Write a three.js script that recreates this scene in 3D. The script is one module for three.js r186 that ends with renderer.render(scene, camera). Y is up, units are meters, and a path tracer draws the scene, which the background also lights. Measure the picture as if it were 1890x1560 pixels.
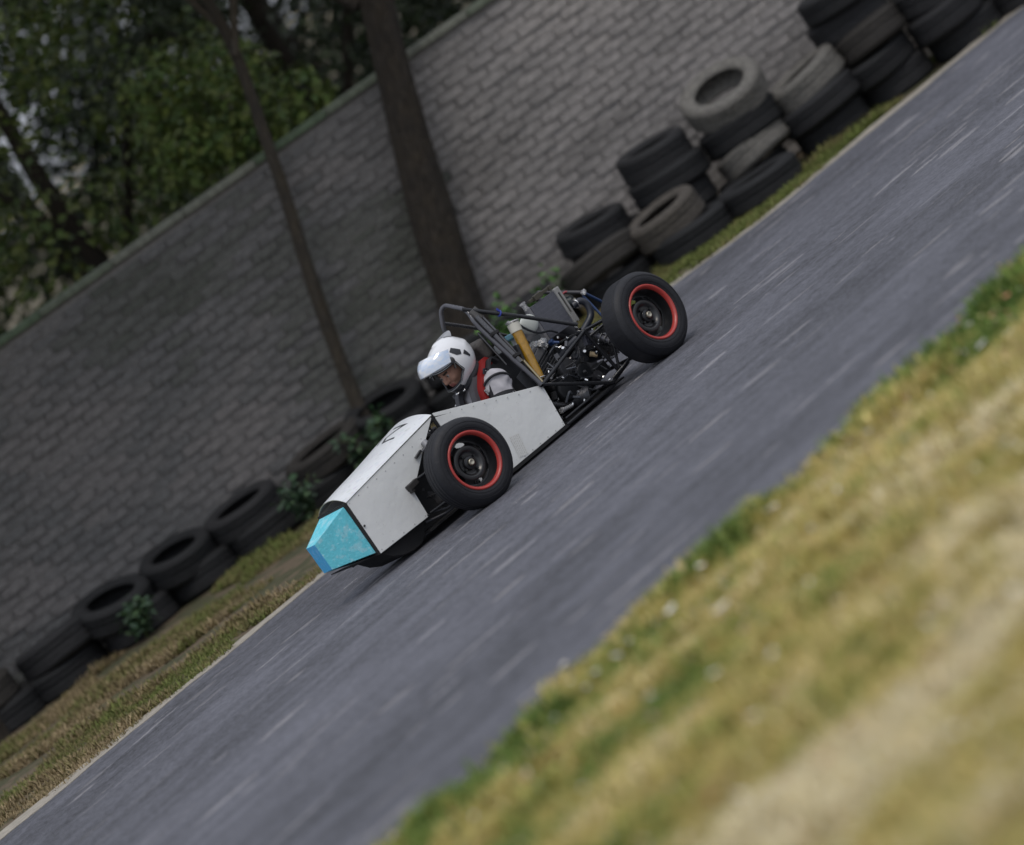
import * as THREE from 'three';
import { mergeGeometries } from 'three/addons/utils/BufferGeometryUtils.js';
import { RoundedBoxGeometry } from 'three/addons/geometries/RoundedBoxGeometry.js';
import { MarchingCubes } from 'three/addons/objects/MarchingCubes.js';

// ---------------------------------------------------------------- camera, sky, sun, exposure
const scene = new THREE.Scene();
const V = (x, y, z) => new THREE.Vector3(x, y, z);
const R = (d) => d * Math.PI / 180;
const camera = new THREE.PerspectiveCamera(10.487, 1024 / 845, 0.5, 1500);
camera.position.set(-15.613, 2.917, 21.032);                    // on the bank beside the track, 3 m up, long lens
camera.lookAt(-15.613 + 0.59429 * 26, 2.917 - 0.10279 * 26, 21.032 - 0.79765 * 26);
camera.rotateZ(R(-35));                                          // the photographer tilted the camera
camera.focus = 26.0; camera.userData.fStop = 0.85;
const renderer = new THREE.WebGLRenderer({ antialias: true });
renderer.toneMapping = THREE.LinearToneMapping;
renderer.toneMappingExposure = 1.2;
renderer.shadowMap.enabled = true;

function rng(seed) { let a = seed >>> 0; return () => { a = (a + 0x6D2B79F5) | 0; let t = Math.imul(a ^ (a >>> 15), 1 | a); t = (t + Math.imul(t ^ (t >>> 7), 61 | t)) ^ t; return ((t ^ (t >>> 14)) >>> 0) / 4294967296; }; }
const hash = (x, y, s) => { let h = Math.imul(x | 0, 374761393) + Math.imul(y | 0, 668265263) + Math.imul(s | 0, 1442695041); h = Math.imul(h ^ (h >>> 13), 1274126177); return ((h ^ (h >>> 16)) >>> 0) / 4294967296; };
function vnoise(x, y, px, py, s) {                               // value noise that repeats after px, py cells
  const xi = Math.floor(x), yi = Math.floor(y), fx = x - xi, fy = y - yi;
  const u = fx * fx * (3 - 2 * fx), v = fy * fy * (3 - 2 * fy);
  const m = (a, n) => ((a % n) + n) % n;
  const a = hash(m(xi, px), m(yi, py), s), b = hash(m(xi + 1, px), m(yi, py), s), c = hash(m(xi, px), m(yi + 1, py), s), d = hash(m(xi + 1, px), m(yi + 1, py), s);
  return a + (b - a) * u + (c - a) * v + (a - b - c + d) * u * v;
}
function fbm(x, y, px, py, s, oct = 4) { let t = 0, a = 0.5, n = 0; for (let i = 0; i < oct; i++) { t += a * vnoise(x, y, px, py, s + i * 17); n += a; a *= 0.5; x *= 2; y *= 2; px *= 2; py *= 2; } return t / n; }
const clamp = (v, a = 0, b = 1) => Math.min(b, Math.max(a, v));
const smooth = (a, b, v) => { const t = clamp((v - a) / (b - a)); return t * t * (3 - 2 * t); };

// an overcast sky, brighter overhead, with slow cloud variation
{
  const w = 512, h = 256, data = new Float32Array(w * h * 4);
  for (let j = 0; j < h; j++) for (let i = 0; i < w; i++) {
    const el = ((j + 0.5) / h - 0.5) * Math.PI, s = Math.max(0, Math.sin(el));
    const cl = 0.82 + 0.36 * fbm(i / 32, j / 20, 16, 13, 5, 5);
    const L = el > 0 ? 0.62 * (1 + 1.35 * s) / 1.6 * cl : 0.12, o = (j * w + i) * 4;
    data[o] = L * 0.93; data[o + 1] = L * 0.98; data[o + 2] = L * 1.1; data[o + 3] = 1;
  }
  const sky = new THREE.DataTexture(data, w, h, THREE.RGBAFormat, THREE.FloatType);
  sky.mapping = THREE.EquirectangularReflectionMapping; sky.magFilter = THREE.LinearFilter; sky.minFilter = THREE.LinearFilter; sky.needsUpdate = true;
  scene.background = sky; scene.environment = sky;
}
const sun = new THREE.DirectionalLight(0xfff4e6, 0.75);
sun.position.set(-4, 22, 10); sun.target.position.set(0, 0, 0);
sun.castShadow = true; sun.shadow.radius = 28; sun.shadow.mapSize.set(2048, 2048);
Object.assign(sun.shadow.camera, { left: -14, right: 14, top: 14, bottom: -14, near: 1, far: 60 });
scene.add(sun, sun.target);

// ---------------------------------------------------------------- helpers
const taken = {};
function numbered(name) { const n = taken[name] = (taken[name] ?? -1) + 1; return n ? `${name}_${String(n).padStart(3, '0')}` : name; }
function tag(o, label, category, group, kind) { if (label) o.userData.label = label; if (category) o.userData.category = category; if (group) o.userData.group = group; if (kind) o.userData.kind = kind; return o; }
function shade(o) { o.traverse((m) => { if (m.isMesh) { m.castShadow = true; m.receiveShadow = true; } }); return o; }
function thing(name, label, category, pos = [0, 0, 0], turn = 0, group) { const o = new THREE.Group(); o.name = numbered(name); o.position.set(...pos); o.rotation.y = turn; scene.add(o); return tag(o, label, category, group); }
function part(name, geo, material, parent) { const m = new THREE.Mesh(Array.isArray(geo) ? merge(geo) : geo, material); m.name = name; m.castShadow = m.receiveShadow = true; parent.add(m); return m; }
function pgroup(name, parent, pos = [0, 0, 0]) { const g = new THREE.Group(); g.name = name; g.position.set(...pos); parent.add(g); return g; }
function merge(list) {
  const flat = list.map((g) => { const n = g.index ? g.toNonIndexed() : g.clone(); for (const k of Object.keys(n.attributes)) if (!['position', 'normal', 'uv', 'color'].includes(k)) n.deleteAttribute(k); if (!n.attributes.uv) n.setAttribute('uv', new THREE.BufferAttribute(new Float32Array(n.attributes.position.count * 2), 2)); return n; });
  return mergeGeometries(flat);
}
function box(w, h, d, x = 0, y = 0, z = 0, rz = 0, ry = 0, rx = 0, bevel = 0) {
  const g = bevel ? new RoundedBoxGeometry(w, h, d, 2, bevel) : new THREE.BoxGeometry(w, h, d);
  g.applyMatrix4(new THREE.Matrix4().makeRotationFromEuler(new THREE.Euler(rx, ry, rz))); g.translate(x, y, z); return g;
}
function rod(a, b, r, r2 = r, seg = 10) {
  const A = V(...a), B = V(...b), d = B.clone().sub(A), g = new THREE.CylinderGeometry(r2, r, d.length(), seg, 1);
  g.applyQuaternion(new THREE.Quaternion().setFromUnitVectors(V(0, 1, 0), d.clone().normalize())); g.translate(...A.add(B).multiplyScalar(0.5).toArray()); return g;
}
function pipe(pts, r, seg = 40, rs = 9, tension = 0.5) { return new THREE.TubeGeometry(new THREE.CatmullRomCurve3(pts.map((p) => V(...p)), false, 'catmullrom', tension), seg, r, rs, false); }
function lathe(pts, seg = 56) { const g = new THREE.LatheGeometry(pts.map(([r, z]) => new THREE.Vector2(r, z)), seg); g.rotateX(Math.PI / 2); return g; }   // turned about the z axis
function ball(r, x, y, z, sx = 1, sy = 1, sz = 1, w = 16, h = 12) { const g = new THREE.SphereGeometry(r, w, h); g.scale(sx, sy, sz); g.translate(x, y, z); return g; }
function plate(pts, depth, zAt, bevel = 0.0012) {                // polygon in x, y given a thickness and laid on the upright plane z = zAt(x)
  const s = new THREE.Shape(pts.map(([x, y]) => new THREE.Vector2(x, y)));
  const g = new THREE.ExtrudeGeometry(s, { depth, bevelEnabled: bevel > 0, bevelThickness: bevel, bevelSize: bevel, bevelSegments: 1 });
  const p = g.attributes.position; for (let i = 0; i < p.count; i++) p.setZ(i, p.getZ(i) - depth + zAt(p.getX(i)));
  g.computeVertexNormals(); return g;
}
function grid(nu, nv, f) {                                       // a surface f(u, v) -> [x, y, z], with uv
  const pos = [], uv = [], idx = [];
  for (let j = 0; j <= nv; j++) for (let i = 0; i <= nu; i++) { pos.push(...f(i / nu, j / nv)); uv.push(i / nu, j / nv); }
  for (let j = 0; j < nv; j++) for (let i = 0; i < nu; i++) { const a = j * (nu + 1) + i, b = a + 1, c = a + nu + 1, d = c + 1; idx.push(a, b, d, a, d, c); }
  const g = new THREE.BufferGeometry(); g.setAttribute('position', new THREE.Float32BufferAttribute(pos, 3)); g.setAttribute('uv', new THREE.Float32BufferAttribute(uv, 2)); g.setIndex(idx); g.computeVertexNormals(); return g;
}
function sheet(nu, nv, t, f) {                                   // the same surface with a thickness t downwards along its normals and a closed rim
  const top = grid(nu, nv, f), p = top.attributes.position, n = top.attributes.normal, q = p.clone();
  for (let i = 0; i < p.count; i++) q.setXYZ(i, p.getX(i) - n.getX(i) * t, p.getY(i) - n.getY(i) * t, p.getZ(i) - n.getZ(i) * t);
  const low = new THREE.BufferGeometry(); low.setAttribute('position', q); low.setAttribute('uv', top.attributes.uv.clone());
  low.setIndex(Array.from(top.index.array).reverse()); low.computeVertexNormals();
  const ring = []; for (let i = 0; i <= nu; i++) ring.push(i); for (let j = 1; j <= nv; j++) ring.push(j * (nu + 1) + nu); for (let i = nu - 1; i >= 0; i--) ring.push(nv * (nu + 1) + i); for (let j = nv - 1; j >= 0; j--) ring.push(j * (nu + 1));
  const rp = [], ru = []; const at = (b, i) => [b.getX(i), b.getY(i), b.getZ(i)];
  for (let k = 0; k + 1 < ring.length; k++) { const a = ring[k], b = ring[k + 1]; rp.push(...at(p, a), ...at(q, a), ...at(q, b), ...at(p, a), ...at(q, b), ...at(p, b)); for (let m = 0; m < 6; m++) ru.push(0, 0); }
  const rim = new THREE.BufferGeometry(); rim.setAttribute('position', new THREE.Float32BufferAttribute(rp, 3)); rim.setAttribute('uv', new THREE.Float32BufferAttribute(ru, 2)); rim.computeVertexNormals();
  return [merge([top, low]), rim];
}
function ribbon(path, side, w, t, seg = 24) {                    // a strap: path points, the directions of its width, width, thickness
  const c = new THREE.CatmullRomCurve3(path.map((p) => V(...p))), sc = new THREE.CatmullRomCurve3(side.map((p) => V(...p)));
  const pos = [], idx = [];
  for (let i = 0; i <= seg; i++) {
    const p = c.getPoint(i / seg), s = sc.getPoint(i / seg).normalize(), n = c.getTangent(i / seg).cross(s).normalize();
    for (const [a, b] of [[-1, -1], [1, -1], [1, 1], [-1, 1]]) pos.push(...p.clone().addScaledVector(s, a * w / 2).addScaledVector(n, b * t / 2).toArray());
  }
  for (let i = 0; i < seg; i++) for (let k = 0; k < 4; k++) { const a = i * 4 + k, b = i * 4 + (k + 1) % 4, d = a + 4, e = b + 4; idx.push(a, b, e, a, e, d); }
  idx.push(0, 2, 1, 0, 3, 2); const e = seg * 4; idx.push(e, e + 1, e + 2, e, e + 2, e + 3);
  let g = new THREE.BufferGeometry(); g.setAttribute('position', new THREE.Float32BufferAttribute(pos, 3)); g.setIndex(idx); g = g.toNonIndexed(); g.computeVertexNormals(); return g;
}
function planarUV(g, a = 'x', b = 'y', s = 1) { const p = g.attributes.position, uv = new Float32Array(p.count * 2), get = { x: 'getX', y: 'getY', z: 'getZ' }; for (let i = 0; i < p.count; i++) { uv[2 * i] = p[get[a]](i) * s; uv[2 * i + 1] = p[get[b]](i) * s; } g.setAttribute('uv', new THREE.BufferAttribute(uv, 2)); return g; }
function texture(w, h, f, srgb = true) {                         // f(x, y) -> [r, g, b] linear 0..1
  const d = new Uint8Array(w * h * 4); const enc = (v) => { v = clamp(v); return srgb ? (v <= 0.0031308 ? v * 12.92 : 1.055 * Math.pow(v, 1 / 2.4) - 0.055) * 255 : v * 255; };
  for (let j = 0; j < h; j++) for (let i = 0; i < w; i++) { const c = f(i, j), o = (j * w + i) * 4; d[o] = enc(c[0]); d[o + 1] = enc(c[1]); d[o + 2] = enc(c[2]); d[o + 3] = 255; }
  const t = new THREE.DataTexture(d, w, h); t.wrapS = t.wrapT = THREE.RepeatWrapping; t.magFilter = THREE.LinearFilter; t.minFilter = THREE.LinearMipmapLinearFilter; t.generateMipmaps = true; if (srgb) t.colorSpace = THREE.SRGBColorSpace; t.needsUpdate = true; return t;
}
const rgb = (r, g, b) => new THREE.Color().setRGB(r, g, b);
const std = (c, roughness = 0.6, metalness = 0, extra = {}) => new THREE.MeshStandardMaterial({ color: c, roughness, metalness, ...extra });
const phys = (c, roughness = 0.4, metalness = 0, extra = {}) => new THREE.MeshPhysicalMaterial({ color: c, roughness, metalness, ...extra });
function rep(t, x, y) { const c = t.clone(); c.repeat.set(x, y); c.needsUpdate = true; return c; }

// grain used on many things
const grain = texture(512, 512, (x, y) => { const v = 0.62 + 0.5 * (fbm(x / 32, y / 32, 16, 16, 31, 5) - 0.35); return [v, v, v]; });
const grainLinear = texture(512, 512, (x, y) => { const v = 0.15 + 0.85 * fbm(x / 16, y / 16, 32, 32, 77, 5); return [v, v, v]; }, false);

// ---------------------------------------------------------------- ground
{
  const m = std(rgb(1, 1, 1), 0.95, 0, { map: rep(texture(512, 512, (x, y) => { const a = fbm(x / 32, y / 32, 16, 16, 3, 6), b = fbm(x / 8, y / 8, 64, 64, 9, 3); const k = smooth(0.42, 0.6, a); return [0.25 + 0.2 * b - 0.08 * k, 0.2 + 0.16 * b - 0.04 * k, 0.11 + 0.09 * b - 0.04 * k]; }), 1, 1), bumpMap: rep(grainLinear, 1, 1), bumpScale: 0.02 });
  const g = new THREE.PlaneGeometry(900, 900, 1, 1); g.rotateX(-Math.PI / 2); g.translate(0, -0.022, 0); planarUV(g, 'x', 'z', 0.5);
  tag(part('ground', g, m, scene), 'dry soil ground reaching away beside the track', '', null, 'structure'); delete scene.children.at(-1).userData.category;
}
// ---------------------------------------------------------------- road
const nearEdge = (x) => 6.02 + 0.14 * Math.sin(x * 0.9 + 0.4) + 0.09 * Math.sin(x * 2.3 + 1.1) - 0.36 * Math.exp(-((x + 4.72) ** 2) / 0.28) + 0.05 * Math.sin(x * 5.1);
const farEdge = (x) => -1.68 - 0.11 * smooth(1.2, 3, x) + 0.33 * smooth(3.0, 3.9, x) + 0.02 * Math.sin(x * 3.7) + 0.012 * Math.sin(x * 9.1 + 2);
{
  const W = 2048, H = 1024, rand = rng(11), marks = new Float32Array(W * H);
  for (let k = 0; k < 170; k++) {                                // scuffs, dragged grit and rubber lying along the driving direction
    const big = rand() < 0.2, L = (big ? 16 : 6) + rand() * (big ? 30 : 20), wd = (big ? 2.4 : 1) + rand() * (big ? 2.8 : 1.3), x0 = rand() * W, y0 = rand() * H, a = (rand() - 0.5) * 0.3, v = (rand() < 0.24 ? -0.5 : big ? 1.25 : 1) * (0.3 + 0.7 * rand());
    for (let s = -L; s <= L; s += 0.7) {
      const e = (1 - (s / L) ** 2) * wd, jit = (vnoise(s * 0.14 + k * 7, k, 4096, 4096, 3) - 0.5) * 2.2;
      for (let q = -Math.ceil(e); q <= Math.ceil(e); q++) { if (Math.abs(q) > e) continue; const X = Math.round(x0 + s + W) % W, Y = (Math.round(y0 + s * a + q + jit) % H + H) % H; const n = hash(X, Y, 41); if (n > 0.3) marks[Y * W + X] = v * (0.55 + 0.45 * n); }
    }
  }
  for (let k = 0; k < 560; k++) {                                // pale and some darker patches with ragged outlines, drawn out along the road
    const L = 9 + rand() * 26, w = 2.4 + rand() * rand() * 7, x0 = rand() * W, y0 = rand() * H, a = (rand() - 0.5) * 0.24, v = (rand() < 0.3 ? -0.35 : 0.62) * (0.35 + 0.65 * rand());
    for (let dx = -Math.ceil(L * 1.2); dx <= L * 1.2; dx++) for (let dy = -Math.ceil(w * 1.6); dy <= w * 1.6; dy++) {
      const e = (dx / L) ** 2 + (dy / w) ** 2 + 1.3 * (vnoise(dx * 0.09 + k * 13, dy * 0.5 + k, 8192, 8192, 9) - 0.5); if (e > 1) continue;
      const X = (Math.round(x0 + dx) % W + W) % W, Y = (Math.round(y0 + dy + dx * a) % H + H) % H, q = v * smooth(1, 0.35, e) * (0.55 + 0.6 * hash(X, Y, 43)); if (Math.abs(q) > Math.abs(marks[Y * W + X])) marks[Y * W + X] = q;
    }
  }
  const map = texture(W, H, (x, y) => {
    const broad = fbm(x / 256, y / 128, 8, 8, 101, 4), mid = fbm(x / 64, y / 16, 32, 64, 55, 4), fine = hash(x, y, 7), st = fbm(x / 3, y / 3, 683, 341, 21, 2);
    let v = 0.098 + 0.06 * (broad - 0.5) + 0.075 * (mid - 0.5) + 0.05 * (fine - 0.5) + 0.07 * (st - 0.5);
    const k = marks[y * W + x]; let r = v * 0.96, g = v * 0.985, b = v * 1.16;
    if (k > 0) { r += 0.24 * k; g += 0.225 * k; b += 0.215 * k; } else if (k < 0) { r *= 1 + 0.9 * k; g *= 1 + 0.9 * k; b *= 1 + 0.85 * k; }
    return [r, g, b];
  });
  const bump = texture(1024, 1024, (x, y) => { const v = 0.6 * fbm(x / 4, y / 4, 256, 256, 15, 2) + 0.4 * hash(x, y, 99); return [v, v, v]; }, false);
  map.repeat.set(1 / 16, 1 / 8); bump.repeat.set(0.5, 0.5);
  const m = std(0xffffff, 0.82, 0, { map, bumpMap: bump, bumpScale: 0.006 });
  const s = new THREE.Shape(); const N = 700;
  for (let i = 0; i <= N; i++) { const x = -70 + 140 * i / N; i ? s.lineTo(x, -nearEdge(x)) : s.moveTo(x, -nearEdge(x)); }
  for (let i = N; i >= 0; i--) { const x = -70 + 140 * i / N; s.lineTo(x, -farEdge(x)); }
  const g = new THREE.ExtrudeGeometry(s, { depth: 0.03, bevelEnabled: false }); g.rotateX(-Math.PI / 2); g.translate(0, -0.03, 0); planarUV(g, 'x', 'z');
  tag(part('road', g, m, scene), 'grey asphalt race track with pale scuffs and patches running across the picture', '', null, 'structure'); delete scene.children.at(-1).userData.category;
  // pale grit that has gathered along the far edge of the asphalt
  const gr = new THREE.Shape(); const M = 600;
  const wd = (x) => 0.05 + 0.1 * vnoise(x * 1.7, 3, 999, 9, 8) + 0.2 * smooth(0.2, -1.6, x) * vnoise(x * 1.6 + 0.5, 7, 999, 9, 18) + 0.05 * smooth(2, 3, x);
  for (let i = 0; i <= M; i++) { const x = -25 + 50 * i / M; const y = -(farEdge(x) + 0.02 + 0.05 * (vnoise(x * 6, 1, 999, 9, 4) - 0.5)); i ? gr.lineTo(x, y) : gr.moveTo(x, y); }
  for (let i = M; i >= 0; i--) { const x = -25 + 50 * i / M; gr.lineTo(x, -(farEdge(x) - wd(x))); }
  const gg = new THREE.ExtrudeGeometry(gr, { depth: 0.032, bevelEnabled: false }); gg.rotateX(-Math.PI / 2); gg.translate(0, -0.028, 0); planarUV(gg, 'x', 'z', 1.5);
  const gm = std(rgb(1, 1, 1), 0.95, 0, { map: texture(512, 512, (x, y) => { const a = fbm(x / 32, y / 32, 16, 16, 61, 4), n = hash(x >> 1, y >> 1, 5); const v = 0.22 + 0.16 * a + 0.14 * (n - 0.5); return [v * 1.1, v, v * 0.84]; }), bumpMap: grainLinear, bumpScale: 0.01 });
  tag(part('verge', gg, gm, scene), 'strip of pale grit along the far edge of the asphalt', '', null, 'structure'); delete scene.children.at(-1).userData.category;
}

{
  const g = new THREE.PlaneGeometry(600, 340); g.rotateX(-Math.PI / 2); g.translate(0, -0.017, -1.6 - 170); planarUV(g, 'x', 'z', 0.5);
  const m = std(0xffffff, 0.95, 0, { map: texture(512, 512, (x, y) => { const p = fbm(x / 40, y / 40, 12, 12, 63, 5), n = hash(x, y, 15), q = fbm(x / 9, y / 9, 56, 56, 67, 3), k = smooth(0.45, 0.62, p); const v = 0.6 + 0.5 * q + 0.25 * (n - 0.5); return [(0.14 - 0.07 * k) * v, (0.105 - 0.035 * k) * v, (0.066 - 0.036 * k) * v]; }), bumpMap: rep(grainLinear, 1, 1), bumpScale: 0.02 });
  tag(part('dirt', g, m, scene), 'brown trodden earth between the far road edge and the wall', '', null, 'structure'); delete scene.children.at(-1).userData.category;
}
// ---------------------------------------------------------------- wall frame: s along the wall, y up, off towards the track
const P0 = V(3.5, 0, -4.34), WD = V(0.866, 0, 0.5), WN = V(-0.5, 0, 0.866);
const onWall = (s, off, y = 0) => P0.clone().addScaledVector(WD, s).addScaledVector(WN, off).add(V(0, y, 0));
const wallTurn = R(-30);
{
  const wall = thing('brick_wall', 'tall grey brick wall behind the tyre stacks, left half dark from moss and painted shade', 'wall', P0.toArray(), wallTurn);
  const TOP = 2.11, mortar = std(rgb(0.28, 0.268, 0.256), 0.95, 0, { map: grain, bumpMap: grainLinear, bumpScale: 0.004 });
  part('wall_core', planarUV(box(28, TOP, 0.24, 0, TOP / 2 - 0.01, -0.1235), 'x', 'y', 3), mortar, wall);
  const r = rng(5), variants = [];
  for (let k = 0; k < 6; k++) {
    const g = new RoundedBoxGeometry(0.203, 0.066, 0.09, 1, 0.007), p = g.attributes.position;
    for (let i = 0; i < p.count; i++) p.setXYZ(i, p.getX(i) + (hash(Math.round(p.getX(i) * 99), k, 1) - 0.5) * 0.004, p.getY(i) + (hash(Math.round(p.getY(i) * 99 + p.getX(i) * 50), k, 2) - 0.5) * 0.004, p.getZ(i) + (p.getZ(i) > 0 ? (hash(Math.round(p.getX(i) * 99), Math.round(p.getY(i) * 99), k) - 0.5) * 0.011 : 0));
    g.computeVertexNormals(); planarUV(g, 'x', 'y', 2.2); const uv = g.attributes.uv; for (let i = 0; i < uv.count; i++) uv.setXY(i, uv.getX(i) + k * 0.37, uv.getY(i) + k * 0.21); variants.push(g);
  }
  const pale = [[0.285, 0.27, 0.258], [0.335, 0.318, 0.305], [0.37, 0.35, 0.336], [0.4, 0.377, 0.362], [0.44, 0.412, 0.392]], dark = [[0.13, 0.136, 0.118], [0.165, 0.168, 0.155], [0.195, 0.193, 0.19], [0.225, 0.218, 0.213], [0.25, 0.237, 0.23]];  // dark set: tree shade on the left wall put into brick colour, plus moss
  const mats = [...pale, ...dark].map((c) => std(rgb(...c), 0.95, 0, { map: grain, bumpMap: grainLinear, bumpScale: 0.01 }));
  const rest = [], PW = 0.21, PH = 0.0735; let single = 0;
  for (let c = 0; c < 28; c++) for (let k = -66; k < 66; k++) {
    const s = (k + 0.5 * (c % 2)) * PW + 0.05, y = 0.04 + c * PH;
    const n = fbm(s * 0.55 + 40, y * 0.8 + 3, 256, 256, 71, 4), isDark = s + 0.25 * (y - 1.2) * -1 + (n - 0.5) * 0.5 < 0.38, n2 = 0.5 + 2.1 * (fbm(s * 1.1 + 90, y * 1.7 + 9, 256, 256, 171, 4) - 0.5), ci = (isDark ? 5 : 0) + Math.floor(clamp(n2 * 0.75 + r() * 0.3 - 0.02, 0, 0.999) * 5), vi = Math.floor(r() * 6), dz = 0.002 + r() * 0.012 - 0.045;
    const show = s > 0.35 && s < 2.2 && y > 0.5 && single < 300;
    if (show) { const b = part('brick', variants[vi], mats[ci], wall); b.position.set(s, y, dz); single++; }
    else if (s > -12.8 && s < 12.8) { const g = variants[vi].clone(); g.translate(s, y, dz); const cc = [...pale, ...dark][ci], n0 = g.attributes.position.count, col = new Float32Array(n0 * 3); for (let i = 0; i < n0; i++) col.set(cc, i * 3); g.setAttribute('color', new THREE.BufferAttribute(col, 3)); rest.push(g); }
  }
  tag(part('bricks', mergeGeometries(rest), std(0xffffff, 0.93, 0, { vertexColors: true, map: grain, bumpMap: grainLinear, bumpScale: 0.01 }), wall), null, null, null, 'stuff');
  const cm = [[0.2, 0.23, 0.17], [0.14, 0.19, 0.12], [0.26, 0.27, 0.22]].map((c) => std(rgb(...c), 0.9, 0, { map: grain, bumpMap: grainLinear, bumpScale: 0.006 }));
  const slab = planarUV(new RoundedBoxGeometry(0.596, 0.05, 0.32, 2, 0.01), 'x', 'z', 2);
  for (let k = -23; k < 23; k++) { const b = part('coping_stone', slab, cm[Math.floor(r() * 3)], wall); b.position.set(k * 0.6 + 0.3, TOP + 0.018 + (r() - 0.5) * 0.004, -0.12 + (r() - 0.5) * 0.008); }
}

// ---------------------------------------------------------------- tyres stacked along the foot of the wall
{
  const prof = [[0.185, -0.075], [0.205, -0.088], [0.25, -0.097], [0.278, -0.088], [0.292, -0.07]];
  const line = [...prof];
  for (const z of [-0.052, -0.046, -0.018, -0.012, 0.012, 0.018, 0.046, 0.052]) line.push([[-0.052, -0.018, 0.018, 0.052].some((q) => Math.abs(q - z) < 1e-6) ? 0.297 : 0.288, z]);
  for (const [a, b] of [...prof].reverse()) line.push([a, -b]);
  line.push([0.178, 0.06], [0.27, 0.03], [0.27, -0.03], [0.178, -0.06], [0.185, -0.075]);
  const G = new THREE.LatheGeometry(line.map(([a, b]) => new THREE.Vector2(a, b)), 44);
  { const uv = G.attributes.uv; for (let i = 0; i < uv.count; i++) uv.setXY(i, uv.getX(i) * 7, uv.getY(i) * 3); }
  const tyreDust = texture(512, 512, (x, y) => { const n = fbm(x / 30, y / 30, 17, 17, 131, 5), m = fbm(x / 7, y / 7, 73, 73, 137, 3), v = 0.55 + 0.5 * m, k = smooth(0.52, 0.7, n) * 0.9; return [v * (0.75 + k), v * (0.75 + 0.9 * k), v * (0.75 + 0.75 * k)]; });
  const tones = { black: [0.011, 0.012, 0.014], 'charcoal': [0.018, 0.0185, 0.021], 'dusty brown': [0.1, 0.088, 0.075], 'dusty grey': [0.19, 0.182, 0.165], 'mud stained': [0.035, 0.031, 0.027] };
  const mats = Object.fromEntries(Object.entries(tones).map(([k, c]) => [k, std(rgb(...c), 0.78, 0, { map: tyreDust, bumpMap: grainLinear, bumpScale: 0.005 })]));
  const r = rng(23), ord = ['first', 'second', 'third', 'fourth', 'fifth', 'sixth', 'seventh', 'eighth', 'ninth', 'tenth', 'eleventh', 'twelfth', 'thirteenth', 'fourteenth', 'fifteenth', 'sixteenth', 'seventeenth', 'eighteenth', 'nineteenth', 'twentieth', 'twenty-first'], lvl = ['lowest', 'second from ground', 'third from ground', 'fourth from ground', 'fifth from ground', 'sixth from ground'];
  //  stacks from the left: position along the wall, distance from it, tones from the ground up
  const B = 'black', C = 'charcoal', D = 'dusty brown', Y = 'dusty grey', M = 'mud stained';
  const stacks = [
    [-4.75, 0.52, [C, B]], [-4.2, 0.56, [B, M]], [-3.66, 0.5, [B, C]], [-3.1, 0.56, [C, B]], [-2.55, 0.52, [B, B]], [-2.0, 0.56, [B, C]], [-1.46, 0.5, [B, M]], [-0.9, 0.54, [C, B]], [-0.34, 0.58, [B, C]],
    [0.3, 0.64, [B, C]], [0.84, 0.96, [B, M]], [0.98, 0.5, [C, B, C]], [1.4, 1.12, [B, D]], [1.56, 0.62, [B, C, B, C]], [2.0, 1.16, [B]], [2.16, 0.58, [B, Y, B]], [2.74, 0.68, [B, C, Y]], [3.3, 0.6, [C, B, M, C, B]], [3.88, 0.68, [B, C, C, Y]], [4.46, 0.62, [C, B, B, M, C]], [5.04, 0.66, [B, C, D, B]],
  ];
  stacks.forEach(([s, off, list], i) => {
    let y = 0.075;
    list.forEach((tone, j) => {
      const o = new THREE.Mesh(G, mats[tone]); o.name = numbered('car_tyre'); scene.add(shade(o));
      const p = onWall(s + (r() - 0.5) * (j ? 0.16 : 0.08), off + (r() - 0.5) * (j ? 0.14 : 0.08), y); o.position.copy(p); const lean = j ? 0.3 : 0.08; o.rotation.set((r() - 0.5) * lean, r() * 6, (r() - 0.5) * lean); const k = 0.9 + r() * 0.18; o.scale.set(k, 0.95 + r() * 0.12, k);
      const single = list.length === 1;
      tag(o, `${tone} tyre, ${single ? 'the only one' : lvl[j]} in the ${ord[i]} tyre stack from the left`, 'tyre', 'old tyres stacked along the wall'); y += 0.178;
    });
  });
  const big = new THREE.Mesh(G, mats[Y]); big.name = numbered('car_tyre'); scene.add(shade(big)); big.position.copy(onWall(2.24, 0.66, 0.68)); big.rotation.set(R(20), R(-30), R(4), 'YXZ'); big.rotation.order = 'YXZ'; big.rotation.set(R(24), R(-30), R(3)); big.scale.set(1.04, 1.1, 1.04);
  tag(big, 'pale dusty grey tyre tipped towards the track on top of a stack', 'tyre', 'old tyres stacked along the wall');
}

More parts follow.
